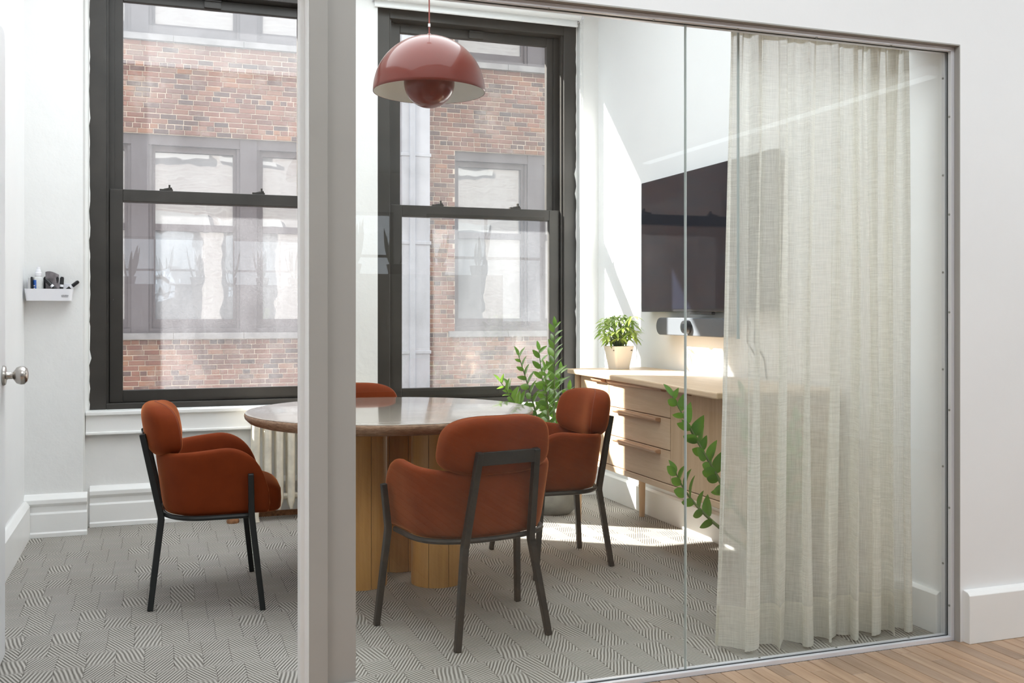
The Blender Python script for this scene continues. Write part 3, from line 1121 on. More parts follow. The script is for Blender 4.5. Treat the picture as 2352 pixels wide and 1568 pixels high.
def make_chair():
    root = empty('armchair', (0, 0, 0), '', 'chair', 'orange velvet chairs around the round table')
    z0 = .357
    ref = chair_plan(.5)
    npt = len(ref)
    J = 6
    rings = []
    for kx in range(npt):
        h = shell_height(ref[kx][1])
        ring = []
        def P(z, off):
            pl = chair_plan(z)
            p = Vector(pl[kx])
            a = Vector(pl[max(0, kx - 1)])
            b = Vector(pl[min(npt - 1, kx + 1)])
            t = (b - a).normalized()
            nrm = Vector((-t.y, t.x))      # inward (path runs left -> back -> right)
            p = p + nrm * off
            return (p.x, p.y, z)
        for j in range(J + 1):
            z = z0 + (h - z0) * j / J
            ring.append(P(z, 0.0 if j else 0.004))
        ring.append(P(h + .010, .012))
        ring.append(P(h + .010, .030))
        for j in range(J, -1, -1):
            z = z0 + (h - z0) * j / J
            ring.append(P(z, .042))
        rings.append(ring)
    m = len(rings[0])
    mb = MB()
    for ring in rings:
        mb.v += ring
    for i in range(npt - 1):
        for j in range(m):
            a = i * m + j
            b = i * m + (j + 1) % m
            mb.f.append((a, a + m, b + m, b))
    mb.f.append(tuple(range(m)))
    mb.f.append(tuple((npt - 1) * m + j for j in range(m))[::-1])
    # underside pan
    base = len(mb.v)
    pl = chair_plan(z0)
    for p in pl:
        mb.v.append((p[0] * .97, p[1] * .97, z0 + .006))
    mb.f.append(tuple(base + i for i in range(len(pl))))
    sh = mb.build('arm_shell', 'velvet', root, smooth=True, world=False, subsurf=1)
    # seam piping where shell meets back
    # seat cushion
    def warp(x, y, z):
        return (x, y, z + .012 * (1 - (x / .22) ** 2) * (1 if z > 0 else 0) - (.02 * ((y / .2) ** 2) if y > 0 else 0))
    MB().superell((0, .084, .415), (.212, .214, .062), .45, .35, 36, 16, warp).build('seat', 'velvet', root, smooth=True, world=False, weld=True)
    # back cushion
    def bwarp(x, y, z):
        taper = 1.0 - .05 * (z / .103)
        d = .95 * x * x
        return (x * taper, y + d - z * .17, z)
    b = MB().superell((0, -.169, .681), (.211, .062, .103), .6, .5, 56, 28, bwarp).build('backrest', 'velvet', root, smooth=True, world=False, weld=True)
    pts = []
    for i in range(49):
        a = 2 * PI * i / 48
        cx_, cz_ = math.cos(a), math.sin(a)
        ca_ = math.copysign(abs(cx_) ** .6, cx_)
        x = .2105 * ca_ * math.cos(.35) ** .5
        z = .1025 * math.copysign(abs(cz_) ** .6, cz_)
        q = bwarp(x, .0615 * abs(ca_) * math.sin(.35) ** .5, z)
        pts.append((q[0], q[1] - .169, q[2] + .681))
    MB().tube(pts, .0022, 6, caps=False).build('piping', 'velvet_seam', b, smooth=True, world=False)
    # frame
    def bar(path, r):
        return MB().tube(path, r, 4, phase=PI / 4)
    for s in (-1, 1):
        bar([(s * .112, -.230, .668), (s * .131, -.162, .352), (s * .1335, -.160, .335), (s * .182, -.20, 0)], [.0165, .0175, .0175, .0155]).build('leg', 'black_metal', root, world=False, bevel=.003)
        bar([(s * .291, .166, .522), (s * .272, .170, .366), (s * .272, .171, .350), (s * .30, .21, 0)], [.015, .0165, .0165, .0150]).build('leg', 'black_metal', root, world=False, bevel=.003)
    MB().box(-.112, .112, -.233, -.226, .622, .668).build('back_bar', 'black_metal', root, world=False, bevel=.002)
    pl = chair_plan(.357)
    ringp = [(p[0] * 1.015, p[1] * 1.015, .355) for p in pl if p[1] < .175]
    MB().tube(ringp, .010, 8).build('seat_ring', 'black_metal', root, smooth='auto', world=False)
    return root

proto = make_chair()
CH_ = [((1.087, 3.463), 11.3, 'rust velvet armchair whose black back frame faces the glass'),
       ((0.176, 4.249), -91.0, 'orange velvet armchair standing by the radiator, seen through the open doorway'),
       ((1.724, 4.284), 90.0, 'rust velvet armchair in front of the oak drawers'),
       ((0.93, 4.86), 178.0, 'rust velvet armchair tucked behind the table against the window wall')]
for i, (p, a, lb) in enumerate(CH_):
    o = proto if i == 0 else copy_tree(proto)
    o.location = (p[0], p[1], 0)
    o.rotation_euler.z = math.radians(a)
    o['label'] = lb

# ================================================================== round table
TZ = .728
tb = empty('round_table', (.94, 4.21, 0), 'round stone topped table on three amber wooden columns', 'table')
tc = (.94, 4.21)
R = .607
MB().lathe([(0, TZ - .006), (R - .012, TZ - .006), (R - .004, TZ - .003), (R - .004, TZ - .0021), (R - .006, TZ - .001), (R - .012, TZ), (0, TZ)], 128, (tc[0], tc[1], 0)).build('table_top', 'travertine', tb, smooth='auto', weld=True)
MB().lathe([(0, TZ - .048), (R - .045, TZ - .048), (R - .02, TZ - .040), (R - .003, TZ - .024), (R, TZ - .014), (R - .001, TZ - .007), (R - .004, TZ - .004), (0, TZ - .004)], 128, (tc[0], tc[1], 0)).build('table_edge', 'travertine_edge', tb, smooth='auto', weld=True)
def column(cx, cy_, r=.109, n=8):
    root_ = None
    for i in range(n):
        a0 = 2 * PI * i / n + .012 + .2
        a1 = 2 * PI * (i + 1) / n - .012 + .2
        pts = [(cx + (r - .03) * math.cos(a0), cy_ + (r - .03) * math.sin(a0))]
        m = 8
        for j in range(m + 1):
            a = a0 + (a1 - a0) * j / m
            pts.append((cx + r * math.cos(a), cy_ + r * math.sin(a)))
        pts.append((cx + (r - .03) * math.cos(a1), cy_ + (r - .03) * math.sin(a1)))
        if i == 0:
            root_ = MB().lathe([(0, .002), (r - .004, .002), (r - .004, TZ - .049), (0, TZ - .049)], 32, (cx, cy_, 0)).build('table_leg', 'stem_brown', tb, smooth='auto', weld=True)
        MB().prism(pts, 0.001, TZ - .049, 'z').build('stave', 'oak_amber', root_, smooth='auto')
for cx, cy_ in ((.805, 4.18), (1.116, 4.113), (1.018, 4.416)):
    column(cx, cy_)

# ================================================================== pendant lamp
LX, LY, LZ = 1.144, 4.347, 2.122
pl_ = empty('pendant_lamp', (LX, LY, 2.05), 'glossy burgundy double dome pendant lamp hanging over the table', 'lamp')
def arc(r, t0, t1, n, zc=0):
    return [(r * math.sin(t0 + (t1 - t0) * i / n), zc + r * math.cos(t0 + (t1 - t0) * i / n)) for i in range(n + 1)]
MB().lathe(arc(.250, 0.02, PI / 2 * 1.0, 28) + [(.2485, -.001), (.2470, 0)], 72, (LX, LY, LZ), False).build('shade', 'lamp_red', pl_, smooth=True)
MB().lathe(arc(.2465, 0.02, PI / 2, 28), 72, (LX, LY, LZ), False).build('shade_lining', 'lamp_white', pl_, smooth=True)
MB().lathe(arc(.113, PI / 2, PI - .02, 22)[::-1] + [(.1125, .012), (.1100, .012)] + arc(.110, PI / 2, PI - .02, 16), 56, (LX, LY, LZ + .043), False).build('lower_bowl', 'lamp_red', pl_, smooth='auto')
for a in (.6, .6 + 2 * PI / 3, .6 + 4 * PI / 3):
    MB().tube([(LX + .112 * math.cos(a), LY + .112 * math.sin(a), LZ + .05), (LX + .18 * math.cos(a), LY + .18 * math.sin(a), LZ + .165)], .0016, 6).build('bowl_bracket', 'screw_metal', pl_)
MB().lathe([(0, .245), (.014, .245), (.014, .256), (.006, .262), (0, .262)], 16, (LX, LY, LZ)).build('cap', 'lamp_red', pl_, smooth='auto')
MB().tube([(LX, LY, LZ + .255), (LX, LY, ZC - .02)], .0032, 8).build('cord', 'cord_red', pl_)
MB().lathe([(0, .352), (.0055, .352), (.0055, .366), (0, .366)], 10, (LX, LY, LZ - .06)).build('cord_clip', 'plastic_clear_white', pl_)
MB().lathe([(0, ZC - .03), (.05, ZC - .03), (.055, ZC - .001), (0, ZC - .001)], 24, (LX, LY, 0)).build('canopy', 'lamp_red', pl_, smooth='auto')
MB().lathe([(0, .06), (.03, .06), (.03, .12), (0, .13)], 16, (LX, LY, LZ)).build('bulb_holder', 'lamp_white', pl_, smooth='auto')

# ================================================================== oak sideboard
cr = empty('sideboard', (2.37, 4.24, 0), 'light oak sideboard with three drawers below the television', 'sideboard')
FXc = 2.160
Y0c, Y1c = 3.40, 5.03
ctop = []
for i in range(13):
    t = i / 12
    y = 5.09 - (5.09 - 3.36) * t
    ctop.append((2.118 - .10 * math.sin(PI * .5 * t) * t, y))
ctop += [(2.597, 3.36), (2.597, 5.09)]
MB().prism(ctop, .806, .832, 'z').build('top_board', 'oak_light', cr, bevel=.006)
MB().box(FXc + .02, 2.585, Y0c + .02, Y1c - .02, .345, .803).build('carcass', 'oak_vertical', cr)
MB().box(FXc - .002, FXc + .024, Y0c, Y1c, .338, .367).build('lower_rail', 'oak_light', cr, bevel=.003)
yd = [Y1c - .035, 4.637, 3.990, Y0c + .01]
def front(name, y0, y1, z0, z1, mat, par=cr):
    return box(name, mat, FXc, FXc + .02, y0 + .0022, y1 - .0022, z0, z1, par, bevel=.0015)
def handle(par, y0, y1, z):
    mb = MB()
    sec = [(FXc + .001, z), (FXc + .001, z - .020), (FXc - .022, z - .016), (FXc - .030, z - .008), (FXc - .028, z), (FXc - .01, z + .002)]
    mb.prism(sec, y0, y1, 'y').build('handle', 'oak_handle', par, bevel=.003)
for z0, z1 in ((.371, .5185), (.5225, .6635), (.6675, .802)):
    d = front('drawer', yd[2], yd[1], z0, z1, 'oak_light')
    if z1 > .75:
        handle(d, 4.03, 4.60, z1 - .002)
    else:
        handle(d, 4.08, 4.54, z1 - .004)
for (a, b, h0, h1) in ((yd[1], yd[0], 4.67, 4.80), (yd[3], yd[2], 3.80, 3.96)):
    d = front('door', a, b, .371, .802, 'oak_vertical')
    handle(d, h0, h1, .800)
for x, y in ((2.166, Y1c + .012), (2.552, Y1c + .012), (2.166, Y0c - .012), (2.552, Y0c - .012)):
    MB().tube([(x, y, .0), (x, y, .34), (x, y, .805)], [.0155, .0225, .020], 20).build('leg', 'oak_vertical', cr, smooth='auto')
MB().box(2.18, 2.575, Y1c - .02, Y1c, .345, .803).box(2.18, 2.575, Y0c, Y0c + .02, .345, .803).build('side_panel', 'oak_vertical', cr)

# ================================================================== television
tv = empty('television', (2.60, 4.414, 1.14), 'large black flat television on the white wall', 'television')
box('housing', 'tv_bezel', 2.558, 2.592, 3.775, 5.062, 1.142, 1.862, tv, bevel=.003)
box('screen', 'tv_screen', 2.5555, 2.5585, 3.782, 5.055, 1.158, 1.856, tv)
MB().box(2.592, 2.6195, 4.1, 4.7, 1.3, 1.6).build('wall_bracket', 'black_metal', tv)
MB().box(2.556, 2.575, 4.30, 4.52, 1.128, 1.142).build('sensor_strip', 'tv_bezel', tv, bevel=.003)
for i, y in enumerate((4.08, 4.02)):
    tag(MB().tube([(2.607, y, 1.15), (2.612, y - .01, 1.09), (2.614, y, 1.0), (2.614, y - .08, .93), (2.614, y - .10, .836)], .003, 6).build('cable', 'plastic_black'),
        ('thin black cable dangling down the wall under the television', 'thin black cable dangling beside its twin, farther from the window')[i], 'cable')

vb = empty('video_bar', (2.56, 4.49, 1.015), 'long grey conference camera bar under the television', 'camera bar')
pts = []
for i in range(40):
    a = 2 * PI * i / 40
    hy, hz = (.352, .046)
    rr_ = .046
    cy0 = (hy - rr_) * (1 if math.cos(a) > 0 else -1)
    pts.append((4.492 + cy0 + rr_ * math.cos(a), 1.066 + rr_ * math.sin(a)))
MB().prism(pts, 2.535, 2.60, 'x').build('housing', 'bar_grey', vb, bevel=.004, smooth='auto')
def xdisc(mb, y, z, prof, n=28):
    base = len(mb.v)
    for x, r_ in prof:
        for q in range(n):
            a = 2 * PI * q / n
            mb.v.append((x, y + r_ * math.cos(a), z + r_ * math.sin(a)))
    for i in range(len(prof) - 1):
        for q in range(n):
            a = base + i * n + q
            b = base + i * n + (q + 1) % n
            mb.f.append((a, b, b + n, a + n))
    mb.f.append(tuple(base + (len(prof) - 1) * n + q for q in range(n)))
    return mb
e = xdisc(MB(), 4.492, 1.066, [(2.536, .034), (2.514, .034), (2.505, .031), (2.503, .020)]).build('camera_eye', 'plastic_black', vb, smooth='auto')
xdisc(MB(), 4.492, 1.066, [(2.5035, .017), (2.500, .016), (2.498, .010)]).build('lens', 'lens_glass', e, smooth='auto')
MB().box(2.595, 2.6195, 4.40, 4.58, 1.03, 1.10).build('mount', 'black_metal', vb)

# wall outlet beside the pot
ot = empty('wall_outlet', (2.618, 5.28, .93), 'small white power outlet low on the wall behind the potted plant', 'outlet')
box('plate', 'plastic_white', 2.614, 2.6195, 5.243, 5.315, .87, .985, ot, bevel=.002)
for z in (.90, .945):
    MB().box(2.6125, 2.6145, 5.262, 5.296, z, z + .028).build('socket', 'paper_grey', ot)

# ================================================================== radiator
rd = empty('radiator', (.80, 5.68, 0), 'old cream painted cast iron radiator below the window', 'radiator')
NS = 11
for i in range(NS):
    x = .505 + i * .0625
    end = i in (0, NS - 1)
    prof = MB()
    for y in (5.600, 5.690):
        pts = [(x, y, .062), (x, y, .10), (x, y, .13), (x, y, .50), (x, y, .545), (x, y, .565)]
        prof.tube(pts, [.007, .018, .0205, .0205, .019, .010], 12)
    # top arch and lower web of the section
    arch = []
    for q in range(13):
        a = PI * q / 12
        arch.append((x, 5.645 - .045 * math.cos(a), .545 + .055 * math.sin(a)))
    prof.tube(arch, .0195, 10)
    prof.tube([(x, 5.60, .12), (x, 5.69, .12)], .016, 8)
    prof.tube([(x, 5.60, .5), (x, 5.69, .5)], .016, 8)
    if end:
        for y in (5.600, 5.690):
            prof.tube([(x, y, .10), (x, y, .03), (x, y - .004, 0)], [.018, .014, .019], 10)
    s = prof.build('section', 'radiator_paint', rd, smooth='auto')
MB().tube([(.495, 5.645, .545), (1.14, 5.645, .545)], .017, 10).tube([(.495, 5.645, .125), (1.14, 5.645, .125)], .017, 10).build('nipple_pipe', 'radiator_paint', rd, smooth='auto')
v_ = MB().tube([(.49, 5.645, .125), (.42, 5.645, .125), (.385, 5.645, .10), (.385, 5.645, 0)], .013, 10)
v_.build('supply_pipe', 'rust', rd, smooth='auto')
MB().lathe([(0, 0), (.032, 0), (.034, .01), (.028, .028), (.02, .034), (.022, .05), (0, .055)], 14, (.385, 5.63, 0)).build('pipe_collar', 'rust', rd, smooth='auto')
struct(box('trim_10', 'rust', .42, 1.2, 5.742, 5.746, .0, .03), 'rust stained strip behind the radiator feet', 'trim')

# ================================================================== roller blind
bl = empty('roller_blind', (1.85, 5.74, 2.9), 'white roller blind rolled up above the window', 'blind')
MB().tube([(1.185, 5.735, 2.985), (2.475, 5.735, 2.985)], .034, 24).build('roll', 'blind_white', bl, smooth='auto')
MB().box(1.19, 2.47, 5.766, 5.769, 2.93, 2.99).build('fabric', 'blind_white', bl)
MB().tube([(1.19, 5.7675, 2.926), (2.47, 5.7675, 2.926)], .009, 12).build('bottom_bar', 'blind_white', bl, smooth='auto')
for x in (1.175, 2.477):
    MB().box(x, x + .008, 5.70, 5.775, 2.95, 3.03).build('bracket', 'plastic_white', bl, bevel=.002)
mb = MB()
zz = 2.98
import itertools
for yy in (5.722, 5.752):
    zz = 2.98
    while zz > .88:
        mb.box(2.486, 2.4905, yy - .0022, yy + .0022, zz - .0045, zz)
        zz -= .0075
ch = mb.build('bead_chain', 'plastic_clear_white', bl, normals=False)
ch['kind'] = 'stuff'

# ================================================================== linen curtain
ct = empty('curtain', (2.15, 2.95, .01), 'sheer oatmeal linen curtain drawn behind the glass, hem near the floor', 'curtain')
FOLDS = 8
rr = random.Random(4)
amps = [1.0, 1.25, .85, 1.2, .9, 1.1, .8, 1.0, .9, 1.0]
wid = [1.35, 1.15, 1.1, 1.15, .9, .8, .75, .7]
acc = [0]
for w_ in wid:
    acc.append(acc[-1] + w_)
def fold_x(t):
    s = t * FOLDS
    i = min(int(s), FOLDS - 1)
    return (acc[i] + (acc[i + 1] - acc[i]) * (s - i)) / acc[-1]
ZT, ZB = 2.104, .012
def curtain_pt(u, z, off=0):
    k_ = (ZT - z) / (ZT - ZB)
    ph = u * FOLDS * 2 * PI
    xl = 1.812 - .055 * k_ ** 1.2
    xr_ = 2.535
    fx = fold_x(u)
    x = xl + (xr_ - xl) * fx
    i = int(min(u * FOLDS, FOLDS - 1))
    f = u * FOLDS - i
    am = amps[i] * (1 - f) + amps[i + 1] * f
    ab = am * (.014 + .040 * k_ ** .8) * (.9 + .35 * u)                      # broad folds grow towards the hem
    at = .016 * (1 - k_) ** 1.5 * (.7 + .5 * math.sin(7 * u + 2))   # tight pinch pleats under the track
    y = 2.93 + ab * math.sin(ph + .5 * math.sin(ph)) + at * math.sin(2 * ph + 1.0)
    y += (.007 + .006 * k_) * math.sin(ph * 2.6 + 1.7 * z + 1.3) + .006 * math.sin(2.2 * z + 14 * u)
    x += .42 * ab * math.sin(2 * ph + .9) + .5 * at * math.sin(4 * ph) + .012 * k_ * math.sin(2.3 * z + 9 * u) * (1 - u)
    zz = z + (.006 * math.sin(ph + 1.0) if z < .05 else 0)
    return (x, y - off, max(zz, .002))
NU = FOLDS * 40
MB().grid(lambda u, v: curtain_pt(u, ZB + .135 + (ZT - ZB - .135) * v), NU, 44).build('fabric', 'linen_sheer', ct, smooth=True, normals=False)
MB().grid(lambda u, v: curtain_pt(u, ZB + .135 * v), NU, 5).build('hem', 'linen_hem', ct, smooth=True, normals=False)
MB().grid(lambda u, v: curtain_pt(u, ZT - .035 + .035 * v, .001), NU, 2).build('heading_tape', 'linen_hem', ct, smooth=True, normals=False)
tag(MB().box(0.6, 2.612, 2.912, 2.937, 2.106, 2.119).build('curtain_track', 'aluminium', bevel=.002), 'slim curtain track above the linen curtain', 'curtain track')
struct(box('wall_header', 'wall_white', XL, XR, YP1 + .001, 3.02, 2.12, ZC), 'boxed header above the curtain track inside the room', 'wall')
tag(MB().tube([(1.811, 2.880, 2.11), (1.811, 2.880, 1.08), (1.811, 2.880, 1.052)], [.0045, .0045, .0055], 10).build('curtain_wand', 'wand_grey', smooth='auto'), 'thin grey draw wand hanging by the leading edge of the curtain', 'curtain wand')

# ================================================================== wall caddy and contents
cd = empty('marker_caddy', (-.516, 5.56, 1.198), 'small white plastic caddy fixed to the pier, holding markers', 'caddy')
CX0, CX1, CY0, CY1, CZ0, CZ1 = -.627, -.405, 5.515, 5.598, 1.198, 1.258
mb = MB()
def rrect(x0, x1, y0, y1, r_, n=5):
    pts = []
    for (cx, cy_, a0) in ((x1 - r_, y1 - r_, 0), (x0 + r_, y1 - r_, PI / 2), (x0 + r_, y0 + r_, PI), (x1 - r_, y0 + r_, 1.5 * PI)):
        for i in range(n + 1):
            a = a0 + PI / 2 * i / n
            pts.append((cx + r_ * math.cos(a), cy_ + r_ * math.sin(a)))
    return pts
lo_, hi_ = rrect(CX0 + .008, CX1 - .008, CY0 + .006, CY1, .014), rrect(CX0, CX1, CY0, CY1, .016)
hin, lin = rrect(CX0 + .003, CX1 - .003, CY0 + .003, CY1 - .003, .014), rrect(CX0 + .011, CX1 - .011, CY0 + .009, CY1 - .003, .012)
n = len(lo_)
mb.v += [(p[0], p[1], CZ0) for p in lo_] + [(p[0], p[1], CZ1) for p in hi_] + [(p[0], p[1], CZ1) for p in hin] + [(p[0], p[1], CZ0 + .003) for p in lin]
for lev in range(3):
    for i in range(n):
        j = (i + 1) % n
        mb.f.append((lev * n + i, lev * n + j, (lev + 1) * n + j, (lev + 1) * n + i))
mb.f.append(tuple(range(n))[::-1])
mb.f.append(tuple(3 * n + i for i in range(n)))
mb.build('tray', 'plastic_white', cd, smooth='auto')
MB().prism([(CX0 + .004, CZ1 - .004), (CX1 - .01, CZ1 - .004), (CX1 - .016, CZ1 + .028), (CX1 - .05, CZ1 + .032), (CX0 + .016, CZ1 + .052), (CX0 + .004, CZ1 + .048)], 5.595, 5.598, 'y').build('back_plate', 'plastic_white', cd, bevel=.0008)
def text(s, size, loc, rot, mat, parent, name='lettering', ext=.0003):
    cu = bpy.data.curves.new(name, 'FONT')
    cu.body = s
    cu.size = size
    cu.extrude = ext
    cu.align_x = 'CENTER'
    o = bpy.data.objects.new(name, cu)
    COL.objects.link(o)
    dg = bpy.context.evaluated_depsgraph_get()
    dg.update()
    me = bpy.data.meshes.new_from_object(o.evaluated_get(dg))
    bpy.data.objects.remove(o)
    bpy.data.curves.remove(cu)
    me.materials.clear()
    me.materials.append(M[mat])
    q = bpy.data.objects.new(name, me)
    COL.objects.link(q)
    q.parent = parent
    q.location = Vector(loc) - wloc(parent)
    q.rotation_euler = rot
    return q
text('LOUKIN', .0088, (-.441, 5.5170, 1.2215), (PI / 2 + .05, 0, 0), 'ink_black', cd)
box('underline', 'ink_black', -.456, -.426, 5.5175, 5.5182, 1.2175, 1.2187, cd)

sp = empty('spray_bottle', (-.566, 5.562, 1.202), 'clear whiteboard cleaner spray bottle with blue label in the caddy', 'bottle')
MB().lathe([(0, 0), (.022, 0), (.024, .004), (.024, .105), (.022, .113), (.012, .119), (.011, .122), (0, .122)], 28, (-.566, 5.556, 1.202)).build('body', 'plastic_clear_white', sp, smooth='auto')
def label_arc(a0, a1, z0, z1, r_, mat, nm):
    mb = MB()
    mb.grid(lambda u, v: (-.566 + r_ * math.cos(a0 + (a1 - a0) * u), 5.556 + r_ * math.sin(a0 + (a1 - a0) * u), z0 + (z1 - z0) * v), 10, 1)
    return mb.build(nm, mat, sp, smooth=True, normals=False)
label_arc(math.radians(185), math.radians(255), 1.215, 1.302, .0245, 'label_blue', 'label_front')
label_arc(math.radians(255), math.radians(355), 1.215, 1.302, .0245, 'label_pale', 'label_side')
for z in (1.246, 1.258, 1.270):
    label_arc(math.radians(205), math.radians(240), z, z + .006, .0248, 'plastic_white', 'label_text')
MB().lathe([(0, .120), (.016, .120), (.017, .136), (.0135, .140), (0, .140)], 20, (-.566, 5.556, 1.202)).build('collar', 'plastic_white', sp, smooth='auto')
MB().lathe([(0, .138), (.0135, .138), (.0125, .150), (.0085, .153), (.0085, .166), (0, .168)], 16, (-.566, 5.556, 1.202)).build('nozzle', 'plastic_white', sp, smooth='auto')

cl = empty('cleaning_cloth', (-.508, 5.56, 1.202), 'folded grey microfibre cloth standing in the caddy', 'cloth')
def cloth(u, v, s):
    x = -.524 + .052 * u - .010 * v * (1 - u) + .014 * (u - .5) * (1 - v)
    y = 5.557 + s * .006 + .006 * math.sin(5 * u + 2 * v)
    z = 1.203 + (.130 + .014 * math.sin(2.4 * u + .9)) * v
    return (x, y, z)
mb = MB()
mb.grid(lambda u, v: cloth(u, v, -1), 10, 10).grid(lambda u, v: cloth(u, v, 1), 10, 10)
for (fa, fb) in ((lambda t: cloth(0, t, -1), lambda t: cloth(0, t, 1)), (lambda t: cloth(1, t, -1), lambda t: cloth(1, t, 1)), (lambda t: cloth(t, 1, -1), lambda t: cloth(t, 1, 1)), (lambda t: cloth(t, 0, -1), lambda t: cloth(t, 0, 1))):
    mb.grid(lambda u, v: fa(u) if v == 0 else fb(u), 10, 1)
mb.build('front_fold', 'cloth_grey', cl, smooth='auto', weld=True)
MB().superell((-.534, 5.582, 1.262), (.014, .010, .060), .6, .6, 16, 12).build('back_fold', 'plastic_black', cl, smooth=True, weld=True)

er = empty('board_eraser', (-.592, 5.548, 1.202), 'slim black board eraser standing at the end of the caddy', 'eraser')
MB().box(-.5985, -.5915, 5.532, 5.576, 1.202, 1.318).build('felt', 'plastic_black', er, bevel=.002)
MB().box(-.6115, -.599, 5.532, 5.576, 1.202, 1.314).build('grip', 'paper_grey', er, bevel=.002)

def marker(loc, direction, label, cap_top=True):
    o = empty('marker', loc, label, 'marker', 'markers in the wall caddy')
    d = Vector(direction).normalized()
    def along(a, b, r_, nm, mat):
        mb = MB().tube([Vector(loc) + d * a, Vector(loc) + d * b], r_, 16)
        return mb.build(nm, mat, o, smooth='auto')
    if cap_top:
        along(0, .078, .0085, 'barrel', 'plastic_white')
        along(.045, .066, .0088, 'print_band', 'ink_black')
        along(.078, .112, .0095, 'cap', 'plastic_black')
        along(.112, .117, .007, 'cap_tip', 'plastic_black')
    else:
        along(0, .07, .0085, 'barrel', 'plastic_white')
        along(.07, .1, .0105, 'cap', 'plastic_black')
marker((-.483, 5.556, 1.203), (.02, 0, 1), 'upright white marker with black cap, next to the grey cloth')
marker((-.463, 5.556, 1.203), (.06, 0, 1), 'upright white marker with black cap, between its twin and the leaning one')
marker((-.452, 5.5355, 1.220), (-.60, 0, .64), 'marker leaning towards the spray bottle with its black cap low')
marker((-.470, 5.572, 1.224), (.72, 0, .60), 'marker leaning out over the end of the caddy')

# ================================================================== plants
def leaf_proto(mat, L, W, parent, **kw):
    return leaf_mesh(L, W, **kw).build('leaf', mat, parent, world=False, smooth=True, normals=False)

def zz_plant(name, loc, stems, label, potr, poth, mat='leaf_green', L=.085, W=.036, seed=1, ball=False):
    root = empty(name, loc, label, 'plant')
    rr = random.Random(seed)
    if ball:
        prof = [(0, 0), (potr * .55, 0), (potr * .62, .006)]
        for i in range(13):
            a = -PI / 2 * .62 + (PI / 2 * .62 + .75) * i / 12
            prof.append((potr * math.cos(a), poth * .5 + poth * .62 * math.sin(a)))
        zt = prof[-1][1]
        rt = prof[-1][0]
        prof += [(rt - .012, zt), (rt - .014, zt - .03)]
    else:
        prof = [(0, 0), (potr * .8, 0), (potr, poth), (potr - .012, poth), (potr - .014, poth - .03)]
        zt, rt = poth, potr
    MB().lathe(prof, 40, (0, 0, 0)).build('pot', 'pot_grey', root, smooth='auto', world=False)
    MB().lathe([(0, zt - .028), (rt - .013, zt - .028)], 32, (0, 0, 0)).build('soil', 'soil', root, world=False)
    lp = None
    for (dx, dy, h, nl, bend) in stems:
        b0 = Vector((dx * .12, dy * .12, zt - .03))
        top = Vector((dx, dy, h))
        mid = b0.lerp(top, .5) + Vector((-dx * bend, -dy * bend, 0))
        def bz(t):
            return b0 * (1 - t) ** 2 + mid * 2 * t * (1 - t) + top * t * t
        pts = [bz(i / 10) for i in range(11)]
        MB().tube(pts, [.0085 * (1 - .75 * i / 10) for i in range(11)], 8).build('stem', 'stem_green', root, smooth='auto', world=False)
        for i in range(nl):
            t = .38 + .62 * (i + .5) / nl
            p = bz(t)
            tan = (bz(min(1, t + .03)) - bz(t - .03)).normalized()
            side = tan.cross(Vector((0.25, -1, .15))).normalized()
            if side.length < .1:
                side = Vector((1, 0, 0))
            s = 1 if i % 2 else -1
            d = (side * s * 1.0 + tan * (.75 + .5 * (t - .38)) + Vector((rr.uniform(-.25, .25), rr.uniform(-.35, .25), rr.uniform(-.1, .25))))
            if lp is None:
                lp = leaf_proto(mat, L, W, root)
                o = lp
            else:
                o = lp.copy()
                COL.objects.link(o)
            up = (tan.cross(d)).normalized() * s + Vector((0, -.4, .6))
            orient(o, p, d, up, rr.uniform(-.4, .4))
            sc = rr.uniform(.8, 1.15) * (1.05 - .35 * max(0, t - .75) / .25)
            o.scale = (sc, sc, sc)
        # terminal leaf
        o = lp.copy()
        COL.objects.link(o)
        tan = (bz(1) - bz(.94)).normalized()
        orient(o, bz(1), tan, (0, -.5, .6), 0)
        o.scale = (.7, .7, .7)
    return root

zz_plant('zz_plant', (2.13, 5.32, 0), [(.0, -.02, 1.06, 22, -.1), (-.24, -.08, .90, 16, .1), (-.36, -.12, .76, 14, .15), (-.14, -.22, .83, 14, .1),
         (-.05, .10, .92, 14, .05), (.06, .04, .80, 12, 0), (-.24, .08, .72, 12, .12), (-.12, -.18, .70, 12, .1), (.07, -.06, .70, 10, 0)],
         'glossy leafy plant in a grey bowl pot between sideboard and window', .165, .30, seed=3, ball=True)
zz_plant('zz_plant', (2.13, 3.14, 0), [(-.33, .17, .83, 16, .0), (-.27, .14, .70, 10, .02), (-.32, .16, .545, 11, -.28), (-.10, .06, .84, 12, .05), (.10, .02, .74, 12, 0), (.06, -.05, .66, 10, 0)],
         'dark green leafy plant in a grey pot half hidden by the curtain', .13, .27, seed=8, L=.078, W=.040)

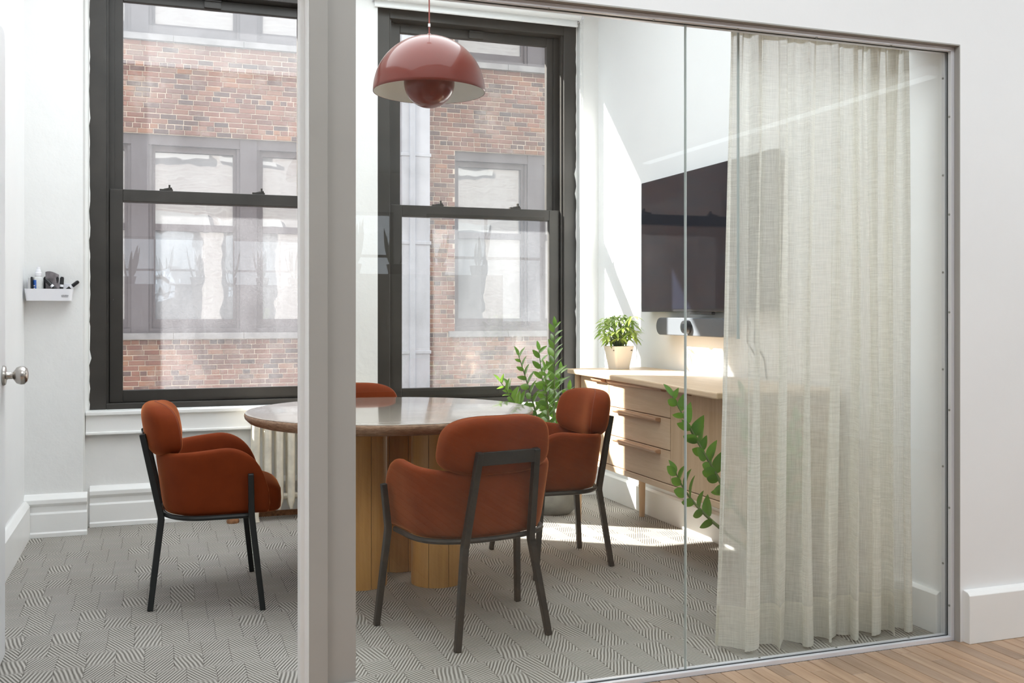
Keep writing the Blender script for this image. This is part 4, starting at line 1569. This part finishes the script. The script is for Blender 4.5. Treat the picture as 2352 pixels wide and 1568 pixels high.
# umbrella plant on the sideboard
ub = empty('umbrella_plant', (2.37, 4.96, .832), 'bushy bright green plant in a white square pot on the sideboard', 'plant')
def sqring(h, r_, z):
    return [(p[0], p[1], z) for p in rrect(-h, h, -h, h, r_, 4)]
rings = [sqring(.042, .010, 0), sqring(.044, .011, .004), sqring(.063, .014, .122), sqring(.064, .014, .125), sqring(.060, .012, .125), sqring(.056, .011, .105)]
mb = MB()
n = len(rings[0])
for q in rings:
    mb.v += q
for i in range(len(rings) - 1):
    for j in range(n):
        a = i * n + j
        b = i * n + (j + 1) % n
        mb.f.append((a, b, b + n, a + n))
mb.f.append(tuple(range(n))[::-1])
po = mb.build('pot', 'pot_white', ub, smooth='auto', world=False)
po.rotation_euler.z = .12
MB().box(-.055, .055, -.055, .055, .100, .106).build('soil', 'soil', ub, world=False)
rr = random.Random(12)
lp = None
tops = []
for i in range(31):
    a = i * 2.39996
    q = 1 - 1.75 * (i + .5) / 31            # spread over an ellipsoid, crown to skirt
    r_ = .088 * math.sqrt(max(0, 1 - q * q)) * rr.uniform(.75, 1.1)
    tops.append((r_ * math.cos(a), r_ * math.sin(a), .215 + .080 * q, 8))
tops += [(.0, .165, .275, 7), (.0, -.165, .285, 7), (-.02, .12, .19, 6), (.03, -.11, .20, 6)]
for (dx, dy, h, nl) in tops:
    b0, t1 = Vector((dx * .15, dy * .15, .10)), Vector((dx, dy, h))
    mid = Vector((dx * .55, dy * .55, .10 + (h - .10) * .7))
    MB().tube([b0, b0.lerp(mid, .6), mid, t1], [.0035, .003, .0025, .002], 6).build('stem', 'stem_green', ub, smooth='auto', world=False)
    for k_ in range(nl):
        a = 2 * PI * k_ / nl + rr.uniform(-.2, .2)
        d = Vector((math.cos(a), math.sin(a), rr.uniform(-.55, .25))) + Vector((dx, dy, 0)) * 3
        if lp is None:
            lp = leaf_proto('leaf_lime', .058, .017, ub, droop=.4)
            o = lp
        else:
            o = lp.copy()
            COL.objects.link(o)
        orient(o, t1 + d.normalized() * .008, d, (0, 0, 1), rr.uniform(-.3, .3))
        s = rr.uniform(.75, 1.1)
        o.scale = (s, s, s)
